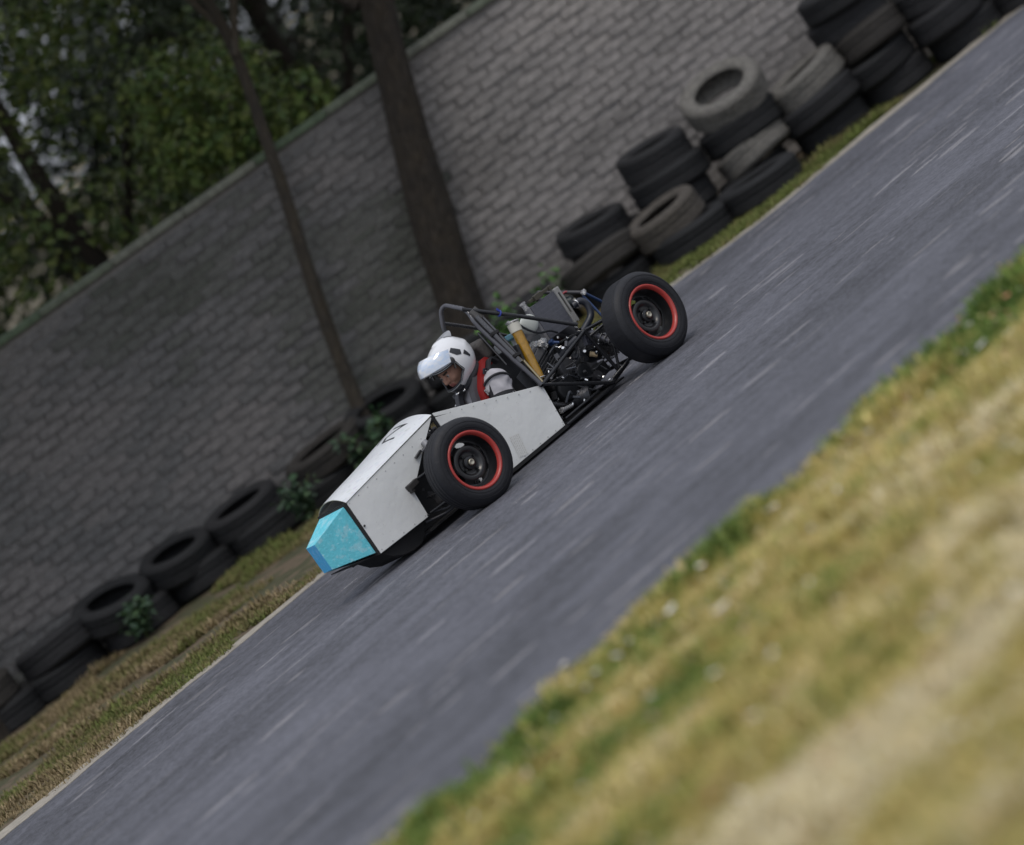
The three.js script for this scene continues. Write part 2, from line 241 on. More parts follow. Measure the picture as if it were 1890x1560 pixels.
// ---------------------------------------------------------------- trees and plants
function leafMesh(points, size, tones, seed) {                   // folded leaves, one small kite each
  const r = rng(seed), pos = [], nor = [], col = [];
  for (const [x, y, z, nx, ny, nz] of points) {
    const n = V(nx + (r() - 0.5) * 1.3, ny + (r() - 0.5) * 1.3 + 0.25, nz + (r() - 0.5) * 1.3).normalize(), t = V(r() - 0.5, r() - 0.75, r() - 0.5).cross(n).normalize(), b = n.clone().cross(t), L = size * (0.6 + 0.8 * r()), w = L * 0.34, f = L * 0.1;
    const p = V(x, y, z), a = p.clone(), c = p.clone().addScaledVector(t, L), l = p.clone().addScaledVector(t, L * 0.45).addScaledVector(b, w).addScaledVector(n, f), q = p.clone().addScaledVector(t, L * 0.45).addScaledVector(b, -w).addScaledVector(n, f);
    pos.push(...a.toArray(), ...l.toArray(), ...c.toArray(), ...a.toArray(), ...c.toArray(), ...q.toArray());
    const k = tones[Math.floor(r() * tones.length)], v = 0.75 + 0.5 * r(); for (let i = 0; i < 6; i++) col.push(k[0] * v, k[1] * v, k[2] * v);
  }
  const g = new THREE.BufferGeometry(); g.setAttribute('position', new THREE.Float32BufferAttribute(pos, 3)); g.setAttribute('color', new THREE.Float32BufferAttribute(col, 3)); g.computeVertexNormals(); return g;
}
const leafMat = phys(0xffffff, 0.7, 0, { vertexColors: true, side: THREE.DoubleSide, transmission: 0.25, thickness: 0 });
const barkTex = texture(256, 512, (x, y) => { const v = fbm(x / 8, y / 48, 32, 11, 19, 4), m = fbm(x / 40, y / 40, 6.4 | 0, 13, 88, 3); const k = 0.5 + 0.9 * (v - 0.3); return [0.034 * k + 0.012 * m, 0.029 * k + 0.007 * m, 0.025 * k]; });
const barkBump = texture(256, 512, (x, y) => { const v = fbm(x / 6, y / 40, 42, 13, 29, 4); return [v, v, v]; }, false);
const paleBark = std(rgb(2.2, 2.3, 2.3), 0.95, 0, { map: barkTex, bumpMap: barkBump, bumpScale: 0.03 });
const bark = std(0xffffff, 0.95, 0, { map: barkTex, bumpMap: barkBump, bumpScale: 0.03 });
function trunkGeo(path, r0, r1, seg = 14, rings = 26, seed = 1) {
  const c = new THREE.CatmullRomCurve3(path.map((p) => V(...p))), fr = c.computeFrenetFrames(rings);
  const g = grid(seg, rings, (u, v) => {
    const p = c.getPoint(v), i = Math.round(v * rings), a = u * Math.PI * 2, k = (r0 + (r1 - r0) * v) * (1 + 0.22 * Math.exp(-v * 9)) * (0.86 + 0.28 * vnoise(Math.cos(a) * 1.6 + 8, Math.sin(a) * 1.6 + 8 + v * 7, 99, 99, seed));
    return p.addScaledVector(fr.normals[i], Math.cos(a) * k).addScaledVector(fr.binormals[i], Math.sin(a) * k).toArray();
  });
  const uv = g.attributes.uv; for (let i = 0; i < uv.count; i++) uv.setXY(i, uv.getX(i) * 2, uv.getY(i) * 4); return g;
}
function clumps(list, n, seed) {                                 // leaves spread in uneven clumps: [x, y, z, radius]
  const r = rng(seed), out = []; let vol = 0; for (const c of list) vol += c[3] ** 2.2;
  for (const [cx, cy, cz, rad] of list) for (let k = 0, m = n * rad ** 2.2 / vol; k < m; k++) {
    const d = V(r() - 0.5, r() - 0.5, r() - 0.5).normalize(), q = rad * (0.35 + 0.65 * Math.sqrt(r())) * (0.8 + 0.4 * vnoise(d.x * 3 + 9, d.y * 3 + d.z * 2 + 9, 99, 99, seed));
    out.push([cx + d.x * q, cy + d.y * q * 0.85, cz + d.z * q, d.x, d.y, d.z]);
  }
  return out;
}
function tree(label, s, off, trunkPath, r0, r1, limbs, blobs, leaves, size, tones, seed) {
  const base = onWall(s, off, 0), t = thing('tree', label, 'tree', base.toArray(), wallTurn, null);
  part('trunk', [trunkGeo(trunkPath, r0, r1, 14, 26, seed), ...limbs.map(([a, b, q]) => pipe([a, [(a[0] + b[0]) / 2 + 0.1, (a[1] + b[1]) / 2 + 0.15, (a[2] + b[2]) / 2], b], q, 12, 7))], r0 < 0.06 && r0 > 0.052 ? paleBark : bark, t);
  part('crown', leafMesh(clumps(blobs, leaves, seed), size, tones, seed + 1), leafMat, t);
  return t;
}
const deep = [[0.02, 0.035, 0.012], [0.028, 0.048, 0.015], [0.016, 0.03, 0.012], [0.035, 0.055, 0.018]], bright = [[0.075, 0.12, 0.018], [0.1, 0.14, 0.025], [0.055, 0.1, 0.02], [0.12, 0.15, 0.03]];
tree('thick leaning tree trunk standing against the middle of the brick wall', -0.02, 0.3, [[-0.18, -0.05, 0.05], [0.0, 0.6, 0], [0.24, 1.3, -0.02], [0.5, 2.0, -0.02], [0.82, 2.9, 0.05], [1.0, 3.9, 0.2]], 0.17, 0.1,
  [[[0.82, 2.9, 0.05], [-0.8, 4.1, 0.8], 0.06], [[0.9, 3.3, 0.1], [1.9, 4.4, 0.3], 0.05], [[0.6, 2.6, 0.0], [-0.3, 3.7, -0.6], 0.05], [[-0.8, 4.1, 0.8], [-2.6, 4.5, 1.2], 0.04]],
  [[1.0, 4.9, 0.2, 1.1], [-0.3, 4.8, 0.7, 1.1], [-1.5, 5.0, 0.8, 1.1], [0.2, 5.6, -0.2, 1.0], [-2.6, 4.9, 0.9, 0.9]], 9500, 0.085, deep, 301);
tree('thin leaning tree trunk against the dark left part of the wall', -1.05, 0.3, [[-0.05, -0.05, 0.02], [0.12, 0.7, 0], [0.32, 1.4, 0], [0.55, 2.1, -0.05], [0.8, 3.0, -0.2], [0.8, 3.9, -0.1]], 0.055, 0.035,
  [[[0.8, 3.0, -0.2], [0.2, 4.2, -0.5], 0.03], [[0.75, 2.8, -0.15], [1.5, 3.9, -0.5], 0.03]], [[0.5, 4.4, -0.4, 0.9], [-0.5, 4.6, 0.5, 0.9], [1.3, 4.3, -0.6, 0.7]], 5200, 0.08, deep, 302);
tree('old tree with low dark boughs left of the thin trunk', -4.4, 0.7, [[0, -0.05, 0], [0.05, 1.0, 0.05], [-0.05, 2.2, 0], [0.1, 3.4, 0.1], [0.2, 4.2, 0.1]], 0.19, 0.1,
  [[[0, 2.6, 0], [1.5, 3.8, 0.7], 0.06], [[0.05, 3.0, 0], [-1.3, 4.1, 0.4], 0.05]], [[1.4, 4.2, 0.8, 1.0], [-1.0, 4.5, 0.4, 1.1], [0.4, 4.9, 0.3, 1.2], [2.3, 4.6, 0.6, 0.9]], 9000, 0.085, deep, 303);
const behind = [[-3.6, -1.7, 'broad dark tree rising behind the far left of the wall', deep, 1], [-1.75, -1.5, 'bright yellow-green tree behind the wall top', bright, 2], [0.3, -2.3, 'deep green tree behind the wall left of the bare stretch', deep, 3], [2.3, -2.4, 'tall dark tree behind the wall above the tyre pile', deep, 4], [4.6, -2.2, 'rounded dark tree behind the right end of the wall', deep, 5]];
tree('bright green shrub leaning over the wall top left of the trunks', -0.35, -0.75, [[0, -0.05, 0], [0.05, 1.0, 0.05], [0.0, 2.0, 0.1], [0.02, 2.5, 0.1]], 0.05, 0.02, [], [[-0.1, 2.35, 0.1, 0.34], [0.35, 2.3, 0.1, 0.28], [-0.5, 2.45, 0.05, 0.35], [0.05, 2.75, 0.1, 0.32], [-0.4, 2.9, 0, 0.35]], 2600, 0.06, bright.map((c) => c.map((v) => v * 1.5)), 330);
const far = [[-6.6, -7.5, 'dark bushy tree in the back row, furthest left', deep, 21], [-4.0, -6.6, 'dense tree in the back row behind the far left tree', deep, 22], [-1.6, -7.2, 'dense deep green tree in the back row behind the bright one', deep, 23], [0.9, -6.4, 'bushy dark tree in the back row behind the leaning trunks', deep, 24], [3.4, -7.0, 'spreading dark tree in the back row behind the tyre pile', deep, 25]];
for (const [s, off, label, tones, k] of far) { const r = rng(700 + k), blobs = []; for (let i = 0; i < 16; i++) blobs.push([(r() - 0.5) * 3.4, 0.5 + i * 0.36 + r() * 0.4, (r() - 0.5) * 2, 0.8 + r() * 0.45]); tree(label, s, off, [[0, -0.05, 0], [0.06, 1.2, 0.03], [-0.04, 2.8, 0], [0.05, 5.2, 0.02]], 0.18, 0.05, [[[0, 1.8, 0], [1.0, 3.2, 0.3], 0.05]], blobs, 11000, 0.12, tones, 720 + k); }
for (const [s, off, label, tones, k] of behind) {
  const r = rng(400 + k), blobs = []; for (let i = 0; i < 9; i++) blobs.push([(r() - 0.5) * 2.4, 1.9 + i * 0.33 + r() * 0.3, (r() - 0.5) * 1.4, 0.65 + r() * 0.4]);
  tree(label, s, off, [[0, -0.05, 0], [0.06, 1.2, 0.03], [-0.04, 2.4, 0], [0.05, 3.8, 0.02]], 0.14, 0.05, [[[0, 1.8, 0], [0.8, 3.0, 0.3], 0.04], [[0, 2.2, 0], [-0.8, 3.3, -0.2], 0.04]], blobs, 8500, 0.075, tones, 410 + k);
}
{
  const green = [[0.03, 0.085, 0.03], [0.02, 0.06, 0.022], [0.045, 0.1, 0.03], [0.03, 0.07, 0.035]], g2 = [[0.09, 0.22, 0.035], [0.06, 0.16, 0.03]];
  const weeds = [[-1.12, 0.92, 0.3, 170, green, 'green weed at the wall foot showing above the white nose top'], [-1.75, 1.0, 0.24, 120, green, 'low green weed against the tyres just left of the blue nose'], [0.2, 0.98, 0.44, 230, g2, 'bright green weed growing by the leaning trunk above the roll bar'], [-3.1, 0.98, 0.24, 120, green, 'leafy weed in front of dark tyres, furthest left from the car']];
  weeds.forEach(([s, off, h, n, tones, label], i) => {
    const t = thing('weed_plant', label, 'plant', onWall(s, off, 0).toArray(), wallTurn, null), r = rng(500 + i), pts = [], stems = [];
    for (let k = 0; k < 9; k++) { const a = r() * 6.28, q = h * (0.3 + 0.6 * r()), top = [Math.cos(a) * q, h * (0.6 + 0.5 * r()), Math.sin(a) * q * 0.6]; stems.push(pipe([[0, -0.03, 0], [top[0] * 0.35, top[1] * 0.6, top[2] * 0.35], top], 0.004, 8, 5)); for (let m = 0; m < n / 5; m++) { const f = 0.15 + 0.85 * r(); pts.push([top[0] * f + (r() - 0.5) * 0.12, top[1] * f + (r() - 0.5) * 0.08 + 0.02, top[2] * f + (r() - 0.5) * 0.12, r() - 0.5, 0.6, r() - 0.5]); } }
    part('stem', stems, std(rgb(0.05, 0.07, 0.02), 0.8), t); part('foliage', leafMesh(pts, 0.06, tones, 520 + i), leafMat, t);
  });
}
// ---------------------------------------------------------------- grass on both verges
function grass(name, label, n, place, tones, h0, seed) {
  const r = rng(seed), blade = new THREE.BufferGeometry();
  const P = []; for (let k = 0; k < 4; k++) { const a = k * 1.7 + 0.3, lean = 0.35 + 0.25 * k, w = 0.1, c = Math.cos(a), s = Math.sin(a), hx = c * lean, hz = s * lean, hh = 1 - 0.16 * k; P.push(-s * w + c * 0.05, 0, c * w + s * 0.05, s * w + c * 0.05, 0, -c * w + s * 0.05, hx * 0.55 - s * w * 0.6, hh * 0.65, hz * 0.55 + c * w * 0.6, s * w + c * 0.05, 0, -c * w + s * 0.05, hx * 0.55 + s * w * 0.6, hh * 0.65, hz * 0.55 - c * w * 0.6, hx * 0.55 - s * w * 0.6, hh * 0.65, hz * 0.55 + c * w * 0.6, hx * 0.55 - s * w * 0.6, hh * 0.65, hz * 0.55 + c * w * 0.6, hx * 0.55 + s * w * 0.6, hh * 0.65, hz * 0.55 - c * w * 0.6, hx * 1.15, hh, hz * 1.15); }
  blade.setAttribute('position', new THREE.Float32BufferAttribute(P, 3)); blade.computeVertexNormals();
  const im = new THREE.InstancedMesh(blade, std(0xffffff, 0.85, 0, { side: THREE.DoubleSide }), n), o = new THREE.Object3D(), c = new THREE.Color(); let k = 0, tries = 0;
  while (k < n && tries++ < n * 8) {
    const q = place(r); if (!q) continue; const [x, z, bias] = q;
    const a = clamp(0.5 + 1.5 * (fbm(x * 0.8 + 50, z * 1.7 + 50, 256, 256, seed, 4) - 0.5)), b = vnoise(x * 7 + 300, z * 9 + 300, 4096, 4096, seed + 9), t = clamp(a + (b - 0.5) * 0.5 + (r() - 0.5) * 0.36 + bias);
    const tone = tones[Math.min(tones.length - 1, Math.floor(t * tones.length))], v = 0.7 + 0.6 * r();
    const h = h0 * (0.45 + 0.9 * r()) * (0.5 + 1.1 * vnoise(x * 3 + 500, z * 4 + 500, 4096, 4096, seed + 3)); o.position.set(x, -0.024, z); o.rotation.set((r() - 0.5) * 0.5, r() * 6.28, (r() - 0.5) * 0.5); o.scale.set(h * 0.85, h, h * 0.85); o.updateMatrix(); im.setMatrixAt(k, o.matrix); im.setColorAt(k, c.setRGB(tone[0] * v, tone[1] * v, tone[2] * v)); k++;
  }
  im.count = k; im.name = name; im.castShadow = im.receiveShadow = true; scene.add(im); tag(im, label, 'grass', null, 'stuff');
}
const gTones = [[0.1, 0.17, 0.03], [0.16, 0.24, 0.045], [0.25, 0.29, 0.07], [0.4, 0.36, 0.1], [0.54, 0.44, 0.15], [0.64, 0.52, 0.22], [0.42, 0.4, 0.14], [0.7, 0.58, 0.3], [0.74, 0.66, 0.44]];
grass('grass', 'dry yellow and green grass on the near verge below the asphalt', 170000, (r) => { const x = -9.5 + r() * 18, z = 5.3 + r() * r() * 0 + r() * 6.8; const e = nearEdge(x) - 0.02 - 0.1 * r(); if (z < e) return null; if (x > -2 && z > 8.2) return null; const d = z - e; return [x, z, d < 0.9 ? -0.16 + d * 0.12 : clamp(-0.12 + d * 0.1, -0.08, 0.16)]; }, gTones, 0.072, 601);
{
  const r = rng(640), flake = new THREE.CircleGeometry(1, 6); flake.scale(1, 0.5, 1); { const p = flake.attributes.position; for (let i = 0; i < p.count; i++) p.setZ(i, 0.25 * p.getX(i) ** 2); } flake.rotateX(-Math.PI / 2);
  const n = 5200, im = new THREE.InstancedMesh(flake, std(0xffffff, 0.8, 0, { side: THREE.DoubleSide }), n), o = new THREE.Object3D(), c = new THREE.Color(); let k = 0;
  const cols = [[0.6, 0.56, 0.48], [0.7, 0.66, 0.58], [0.35, 0.16, 0.07], [0.28, 0.2, 0.12], [0.5, 0.38, 0.2]];
  while (k < n) { const x = -9.5 + r() * 17, z = 5.6 + r() * 6.4; if (z < nearEdge(x) - 0.35 * r() ** 3) continue; o.position.set(x, z < nearEdge(x) ? 0.006 : 0.02 + r() * 0.03, z); o.rotation.set((r() - 0.5) * 0.8, r() * 6.3, (r() - 0.5) * 0.8); o.scale.setScalar(0.012 + 0.034 * r() * r()); o.updateMatrix(); im.setMatrixAt(k, o.matrix); const q = cols[Math.floor(r() * 5)]; im.setColorAt(k, c.setRGB(...q)); k++; }
  im.name = 'leaf_litter'; im.castShadow = im.receiveShadow = true; scene.add(im); tag(im, 'pale and reddish dry leaves scattered over the near grass', 'leaves', null, 'stuff');
}
grass('verge_grass', 'patchy olive grass between the far asphalt edge and the tyres', 46000, (r) => { const x = -7.5 + r() * 17, z = farEdge(x) - 0.06 - r() * 3.6; const off = (x - P0.x) * WN.x + (z - P0.z) * WN.z; if (off < 0.05) return null; if (vnoise(x * 2 + 90, z * 2 + 90, 999, 999, 6) < 0.46) return null; return [x, z, (x > 1.5 ? -0.22 : x < -0.2 ? 0.14 : -0.02) + (r() - 0.5) * 0.2]; }, [[0.13, 0.16, 0.035], [0.15, 0.16, 0.045], [0.18, 0.155, 0.06], [0.24, 0.185, 0.095], [0.31, 0.24, 0.135]], 0.05, 602);
// ---------------------------------------------------------------- the racing car: forward is -x, its left side is +z
const noisy = (base, amp, s, seed, blotch) => texture(512, 512, (x, y) => { const n = fbm(x / s, y / s, 512 / s | 0, 512 / s | 0, seed, 5), v = 1 + amp * (n - 0.5); const b = blotch ? blotch(x, y, n) : 0; return base.map((c, i) => c * v * (1 - b) + b * [0.16, 0.14, 0.12][i]); });
const flex = texture(256, 256, (x, y) => { const v = fbm(x / 64, y / 64, 4, 4, 261, 3) * 0.9 + 0.1 * fbm(x / 6, y / 6, 42, 42, 263, 2); return [v, v, v]; }, false);
const panelTex = noisy([0.73, 0.745, 0.735], 0.08, 64, 201, (x, y) => { const a = fbm(x / 4, y / 4, 128, 128, 203, 3), b = fbm(x / 42, y / 42, 12, 12, 207, 3); return smooth(0.78, 0.84, a) * smooth(0.55, 0.66, b) * 0.4; });
const whitePaint = phys(0xffffff, 0.42, 0, { map: panelTex, bumpMap: flex, bumpScale: 0.008, clearcoat: 0.25, clearcoatRoughness: 0.35 });
const blackSteel = std(rgb(0.022, 0.023, 0.026), 0.42, 0.3, { roughnessMap: grainLinear });
const blackMatte = std(rgb(0.014, 0.0145, 0.016), 0.8, 0, { map: grain });
const blackPaint = phys(rgb(0.012, 0.0125, 0.014), 0.35, 0, { clearcoat: 0.5, clearcoatRoughness: 0.25 });
const discPaint = phys(rgb(0.012, 0.0125, 0.014), 0.38, 0, { clearcoat: 0.5, clearcoatRoughness: 0.25, side: THREE.DoubleSide });
const greySteel = std(rgb(0.1, 0.1, 0.105), 0.42, 0.7, { roughnessMap: grainLinear });
const alloy = std(rgb(0.5, 0.5, 0.5), 0.4, 0.75, { roughnessMap: grainLinear, bumpMap: rep(grainLinear, 3, 3), bumpScale: 0.002 });
const chrome = std(rgb(0.75, 0.75, 0.75), 0.18, 1);
const rubberHose = std(rgb(0.022, 0.024, 0.03), 0.5);
const car = thing('race_car', 'low white open wheel race car with light blue nose and exposed rear engine', 'race car');

// wheels
const tyreTex = texture(512, 256, (x, y) => { const n = fbm(x / 24, y / 12, 21, 21, 221, 4), k = hash(x >> 1, y >> 1, 4); const v = 0.009 + 0.008 * n + 0.003 * k; return [v * 0.93, v * 0.98, v * 1.22]; });
const tyreMat = phys(0xffffff, 0.56, 0, { specularIntensity: 0.7, map: rep(tyreTex, 4, 1), bumpMap: rep(grainLinear, 5, 2), bumpScale: 0.0015 });
const rimRed = phys(rgb(0.44, 0.045, 0.035), 0.38, 0, { clearcoat: 0.4, clearcoatRoughness: 0.3, bumpMap: rep(grainLinear, 3, 1), bumpScale: 0.0008 });
function wheel(x, z, w, RR, yaw, camber, side, front) {          // side +1: outer face towards +z
  const g = pgroup('wheel', car, [x, RR - 0.009, z]); g.rotation.order = 'YXZ'; g.rotation.y = yaw; g.rotation.x = camber; if (side < 0) g.rotation.y += Math.PI;
  const h = w / 2, r0 = 0.163, line = [[r0, h * 0.86], [r0 + 0.012, h * 0.97], [r0 + 0.035, h * 1.03], [RR - 0.05, h * 1.02], [RR - 0.032, h * 0.97], [RR - 0.018, h * 0.86], [RR - 0.0075, h * 0.72]];
  const full = line.map(([a, b]) => [a, b]);
  const gr = front ? [0.5, 0.18, -0.18, -0.5] : [0.56, -0.56];
  for (const q of gr) full.push([RR - 0.003 + 0.002 * (1 - Math.abs(q)), h * (q + 0.05)], [RR - 0.008, h * (q + 0.03)], [RR - 0.008, h * (q - 0.03)], [RR - 0.003 + 0.002 * (1 - Math.abs(q)), h * (q - 0.05)]);
  for (const [a, b] of [...line].reverse()) full.push([a, -b]);
  full.push([r0 - 0.012, -h * 0.6], [r0 - 0.012, h * 0.6], [r0, h * 0.86]);
  // raised rings on the sidewall
  const tyre = part('tyre', [lathe(full.reverse(), 72), new THREE.TorusGeometry(RR - 0.036, 0.0018, 6, 72).translate(0, 0, h * 0.985), new THREE.TorusGeometry(r0 + 0.026, 0.0016, 6, 72).translate(0, 0, h * 1.02)], tyreMat, g);
  const o = h * 0.86;
  part('rim', [lathe([[0.1485, o - 0.012], [0.1495, o - 0.006], [0.152, o + 0.002], [0.158, o + 0.011], [0.166, o + 0.013], [0.171, o + 0.009], [0.1715, o + 0.003], [0.166, o + 0.003], [0.162, o - 0.004], [0.16, o - 0.012]], 72)], rimRed, g);
  part('barrel', [lathe([[0.1495, o - 0.009], [0.146, o - 0.05], [0.138, o - 0.075], [0.137, -h * 0.7], [0.15, -h * 0.8], [0.164, -h * 0.9], [0.158, -h * 0.92], [0.133, -h * 0.72], [0.132, o - 0.09]], 60)], blackPaint, g);
  const pos = [], idx = [], NA = 132, NR = 36, rr = (q) => 0.018 + 0.122 * q / NR, hole = (r, a) => { const k = ((a - (front ? 0.35 : 0.75)) / (Math.PI / 3)) % 1, d = ((k + 1.5) % 1 - 0.5) * Math.PI / 3 * 0.112; return (d / 0.03) ** 2 + ((r - 0.113) / 0.013) ** 2 < 1; };
  for (let q = 0; q <= NR; q++) for (let k = 0; k < NA; k++) { const r = rr(q), a = k / NA * Math.PI * 2; pos.push(Math.cos(a) * r, Math.sin(a) * r, o - 0.072 + 0.022 * smooth(0.137, 0.09, r) - 0.015 * smooth(0.08, 0.058, r) - 0.006 * smooth(0.095, 0.113, r) * smooth(0.131, 0.12, r)); }
  for (let q = 0; q < NR; q++) for (let k = 0; k < NA; k++) { if (hole(rr(q + 0.5), (k + 0.5) / NA * Math.PI * 2)) continue; const a = q * NA + k, c = q * NA + (k + 1) % NA, d = a + NA, e = c + NA; idx.push(a, d, e, a, e, c); }
  const disc = new THREE.BufferGeometry(); disc.setAttribute('position', new THREE.Float32BufferAttribute(pos, 3)); disc.setIndex(idx); disc.computeVertexNormals();
  part('wheel_disc', disc, discPaint, g);
  part('hub', [lathe([[0.04, o - 0.068], [0.04, o - 0.052], [0.034, o - 0.046], [0.022, o - 0.046], [0.022, o - 0.04]], 32), ...[0, 1, 2, 3].map((k) => { const a = k * Math.PI / 2 + 0.4; return new THREE.CylinderGeometry(0.0075, 0.0085, 0.018, 6).rotateX(Math.PI / 2).translate(Math.cos(a) * 0.052, Math.sin(a) * 0.052, o - 0.058); })], blackSteel, g);
  part('hub_cap', lathe([[0.0195, o - 0.048], [0.0195, o - 0.034], [0.016, o - 0.029], [0.011, o - 0.029], [0.009, o - 0.033], [0.0005, o - 0.033]], 24), std(rgb(0.5, 0.47, 0.38), 0.35, 0.8), g);
  part('brake_disc', [lathe([[0.05, o - 0.115], [0.1, o - 0.115], [0.1, o - 0.107], [0.05, o - 0.107], [0.05, o - 0.115]], 40)], greySteel, g);
  part('brake_caliper', box(0.035, 0.07, 0.04, -0.09, 0.02, o - 0.112, 0.2, 0, 0, 0.006), std(rgb(0.3, 0.05, 0.03), 0.5), g);
  return g;
}
const wheels = [wheel(-0.728, 0.505, 0.165, 0.258, R(-4), R(-1.5), 1, true), wheel(0.9, 0.492, 0.192, 0.263, R(4), R(-3), 1, false), wheel(-0.728, -0.395, 0.165, 0.258, R(-4), R(1.5), -1, true), wheel(0.9, -0.45, 0.192, 0.263, 0, R(1), -1, false)];

// nose: two flat sides, an arched top, a dark bulkhead and a blue foam block
const noseZ = (x) => 0.145 + 0.095 * (x + 1.305) / 0.748;
const noseSide = [[-0.558, 0.552], [-0.717, 0.439], [-0.856, 0.332], [-0.921, 0.29], [-0.934, 0.122], [-1.307, 0.126], [-1.301, 0.464]];
const side0 = planarUV(plate(noseSide, 0.004, noseZ), 'x', 'y', 1.3); part('nose_panel', side0, whitePaint, car);
const side1 = side0.clone(); side1.scale(1, 1, -1); { const ix = side1.attributes.position, n = ix.count; for (const k of ['position', 'uv']) { const a = side1.attributes[k]; for (let i = 0; i < n; i += 3) for (let c = 0; c < a.itemSize; c++) { const t = a.array[(i + 1) * a.itemSize + c]; a.array[(i + 1) * a.itemSize + c] = a.array[(i + 2) * a.itemSize + c]; a.array[(i + 2) * a.itemSize + c] = t; } } side1.computeVertexNormals(); } part('nose_panel', side1, whitePaint, car);
{
  const cv = document.createElement('canvas'); cv.width = 1024; cv.height = 512; const c = cv.getContext('2d');
  c.fillStyle = '#d6d9db'; c.fillRect(0, 0, 1024, 512); const r = rng(31);
  for (let k = 0; k < 700; k++) { c.fillStyle = `rgba(${120 + r() * 60 | 0},${122 + r() * 60 | 0},${130 + r() * 60 | 0},${0.05 + r() * 0.1})`; c.beginPath(); c.ellipse(r() * 1024, r() * 512, 3 + r() * 26, 2 + r() * 8, r() * 0.4, 0, 7); c.fill(); }
  for (let k = 0; k < 60; k++) { c.fillStyle = `rgba(40,38,36,${0.3 + r() * 0.5})`; c.fillRect(r() * 1024, (r() < 0.5 ? 30 + r() * 60 : r() * 512), 1 + r() * 6, 1 + r() * 3); }
  // outlined racing number near the cockpit
  c.save(); c.translate(820, 268); c.rotate(-Math.PI / 2); c.lineWidth = 24; c.strokeStyle = '#121418'; c.lineJoin = 'miter'; c.beginPath(); c.moveTo(-120, -75); c.lineTo(-20, -105); c.lineTo(10, -40); c.lineTo(-95, 90); c.lineTo(30, 90); c.moveTo(70, -95); c.lineTo(112, 95); c.stroke(); c.restore();
  const tex = new THREE.CanvasTexture(cv); tex.colorSpace = THREE.SRGBColorSpace;
  const [skin, rim] = sheet(40, 28, 0.005, (u, v) => {           // u back to front, v from the near edge over to the far edge
    const x = -0.556 - 0.752 * u, ze = (noseZ(x) + 0.004), t = 1 - 2 * v, ye = 0.556 - 0.092 * (x + 0.556) / -0.752;
    return [x, ye + 0.05 * (1 - Math.abs(t) ** 2.3) + 0.002 * Math.sin(u * 9) * (1 - t * t), ze * t];
  });
  const uv = skin.attributes.uv; for (let i = 0; i < uv.count; i++) uv.setX(i, 1 - uv.getX(i));
  const cowl = part('nose_cowl', skin, phys(0xffffff, 0.38, 0, { map: tex, clearcoat: 0.35, clearcoatRoughness: 0.3, bumpMap: rep(grainLinear, 0.5, 0.5), bumpScale: 0.0015, side: THREE.DoubleSide }), car);
  part('cowl_edge', rim, std(rgb(0.3, 0.27, 0.19), 0.7), cowl);
}
part('bulkhead', [box(0.012, 0.328, 0.286, -1.318, 0.299, 0, 0, 0, 0, 0.002), box(0.02, 0.345, 0.012, -1.312, 0.297, 0.138), box(0.02, 0.345, 0.012, -1.312, 0.297, -0.138), box(0.02, 0.012, 0.262, -1.312, 0.463, 0), box(0.02, 0.012, 0.262, -1.312, 0.133, 0)], std(rgb(0.035, 0.033, 0.032), 0.7, 0.2, { map: grain }), car);
{
  const foamTex = texture(512, 512, (x, y) => {                  // painted foam, scraped paler in patches
    const n = fbm(x / 40, y / 40, 12, 12, 241, 5), m = fbm(x / 14, y / 14, 36, 36, 247, 3), s = fbm(x / 5, y / 30, 102, 17, 251, 3), k = smooth(0.5, 0.72, n) * 0.4 + smooth(0.72, 0.8, m) * 0.4 + smooth(0.74, 0.82, s) * 0.25, d = smooth(0.72, 0.8, fbm(x / 9, y / 9, 56, 56, 257, 3)) * 0.6;
    const a = [0.135, 0.6, 0.71], b = [0.5, 0.7, 0.76], e = [0.07, 0.4, 0.54]; return a.map((c, i) => { const q = c * (0.85 + 0.3 * m) + (b[i] - c) * clamp(k); return q + (e[i] - q) * d; });
  });
  const q = [[-1.325, 0.145, 0.132], [-1.325, 0.455, 0.132], [-1.325, 0.455, -0.132], [-1.325, 0.145, -0.132], [-1.567, 0.215, 0.044], [-1.569, 0.382, 0.044], [-1.569, 0.384, -0.044], [-1.567, 0.215, -0.044]];
  const faces = { foam_body: [[4, 0, 1, 5], [7, 6, 2, 3], [5, 1, 2, 6], [0, 4, 7, 3], [0, 3, 2, 1]], foam_tip: [[4, 5, 6, 7]] };
  const body = [], tip = [];
  for (const [k, list] of Object.entries(faces)) for (const f of list) { const [a, b, c, d] = f.map((i) => V(...q[i])); const g = grid(8, 8, (u, v) => { const e = a.clone().lerp(b, u).lerp(d.clone().lerp(c, u), v); e.x += 0.0012 * (vnoise(e.y * 60, e.z * 60, 999, 999, 3) - 0.5); return e.toArray(); }); const uv = g.attributes.uv, o = list.indexOf(f) * 0.23; for (let i = 0; i < uv.count; i++) uv.setXY(i, uv.getX(i) * 0.5 + o, uv.getY(i) * 0.6 + o); (k === 'foam_body' ? body : tip).push(g); }
  const fm = std(0xffffff, 0.6, 0, { map: foamTex, bumpMap: rep(grainLinear, 2, 2), bumpScale: 0.002, side: THREE.DoubleSide });
  const foam = part('nose_block', body, fm, car); part('nose_tip', tip, std(rgb(0.45, 0.62, 0.95), 0.6, 0, { map: foamTex, side: THREE.DoubleSide }), foam);  // tip shade painted in: same foam colour tinted darker for the front face
  part('nose_underplate', [box(0.2, 0.006, 0.2, -1.4, 0.152, 0, -0.26, 0, 0)], blackMatte, car);
}
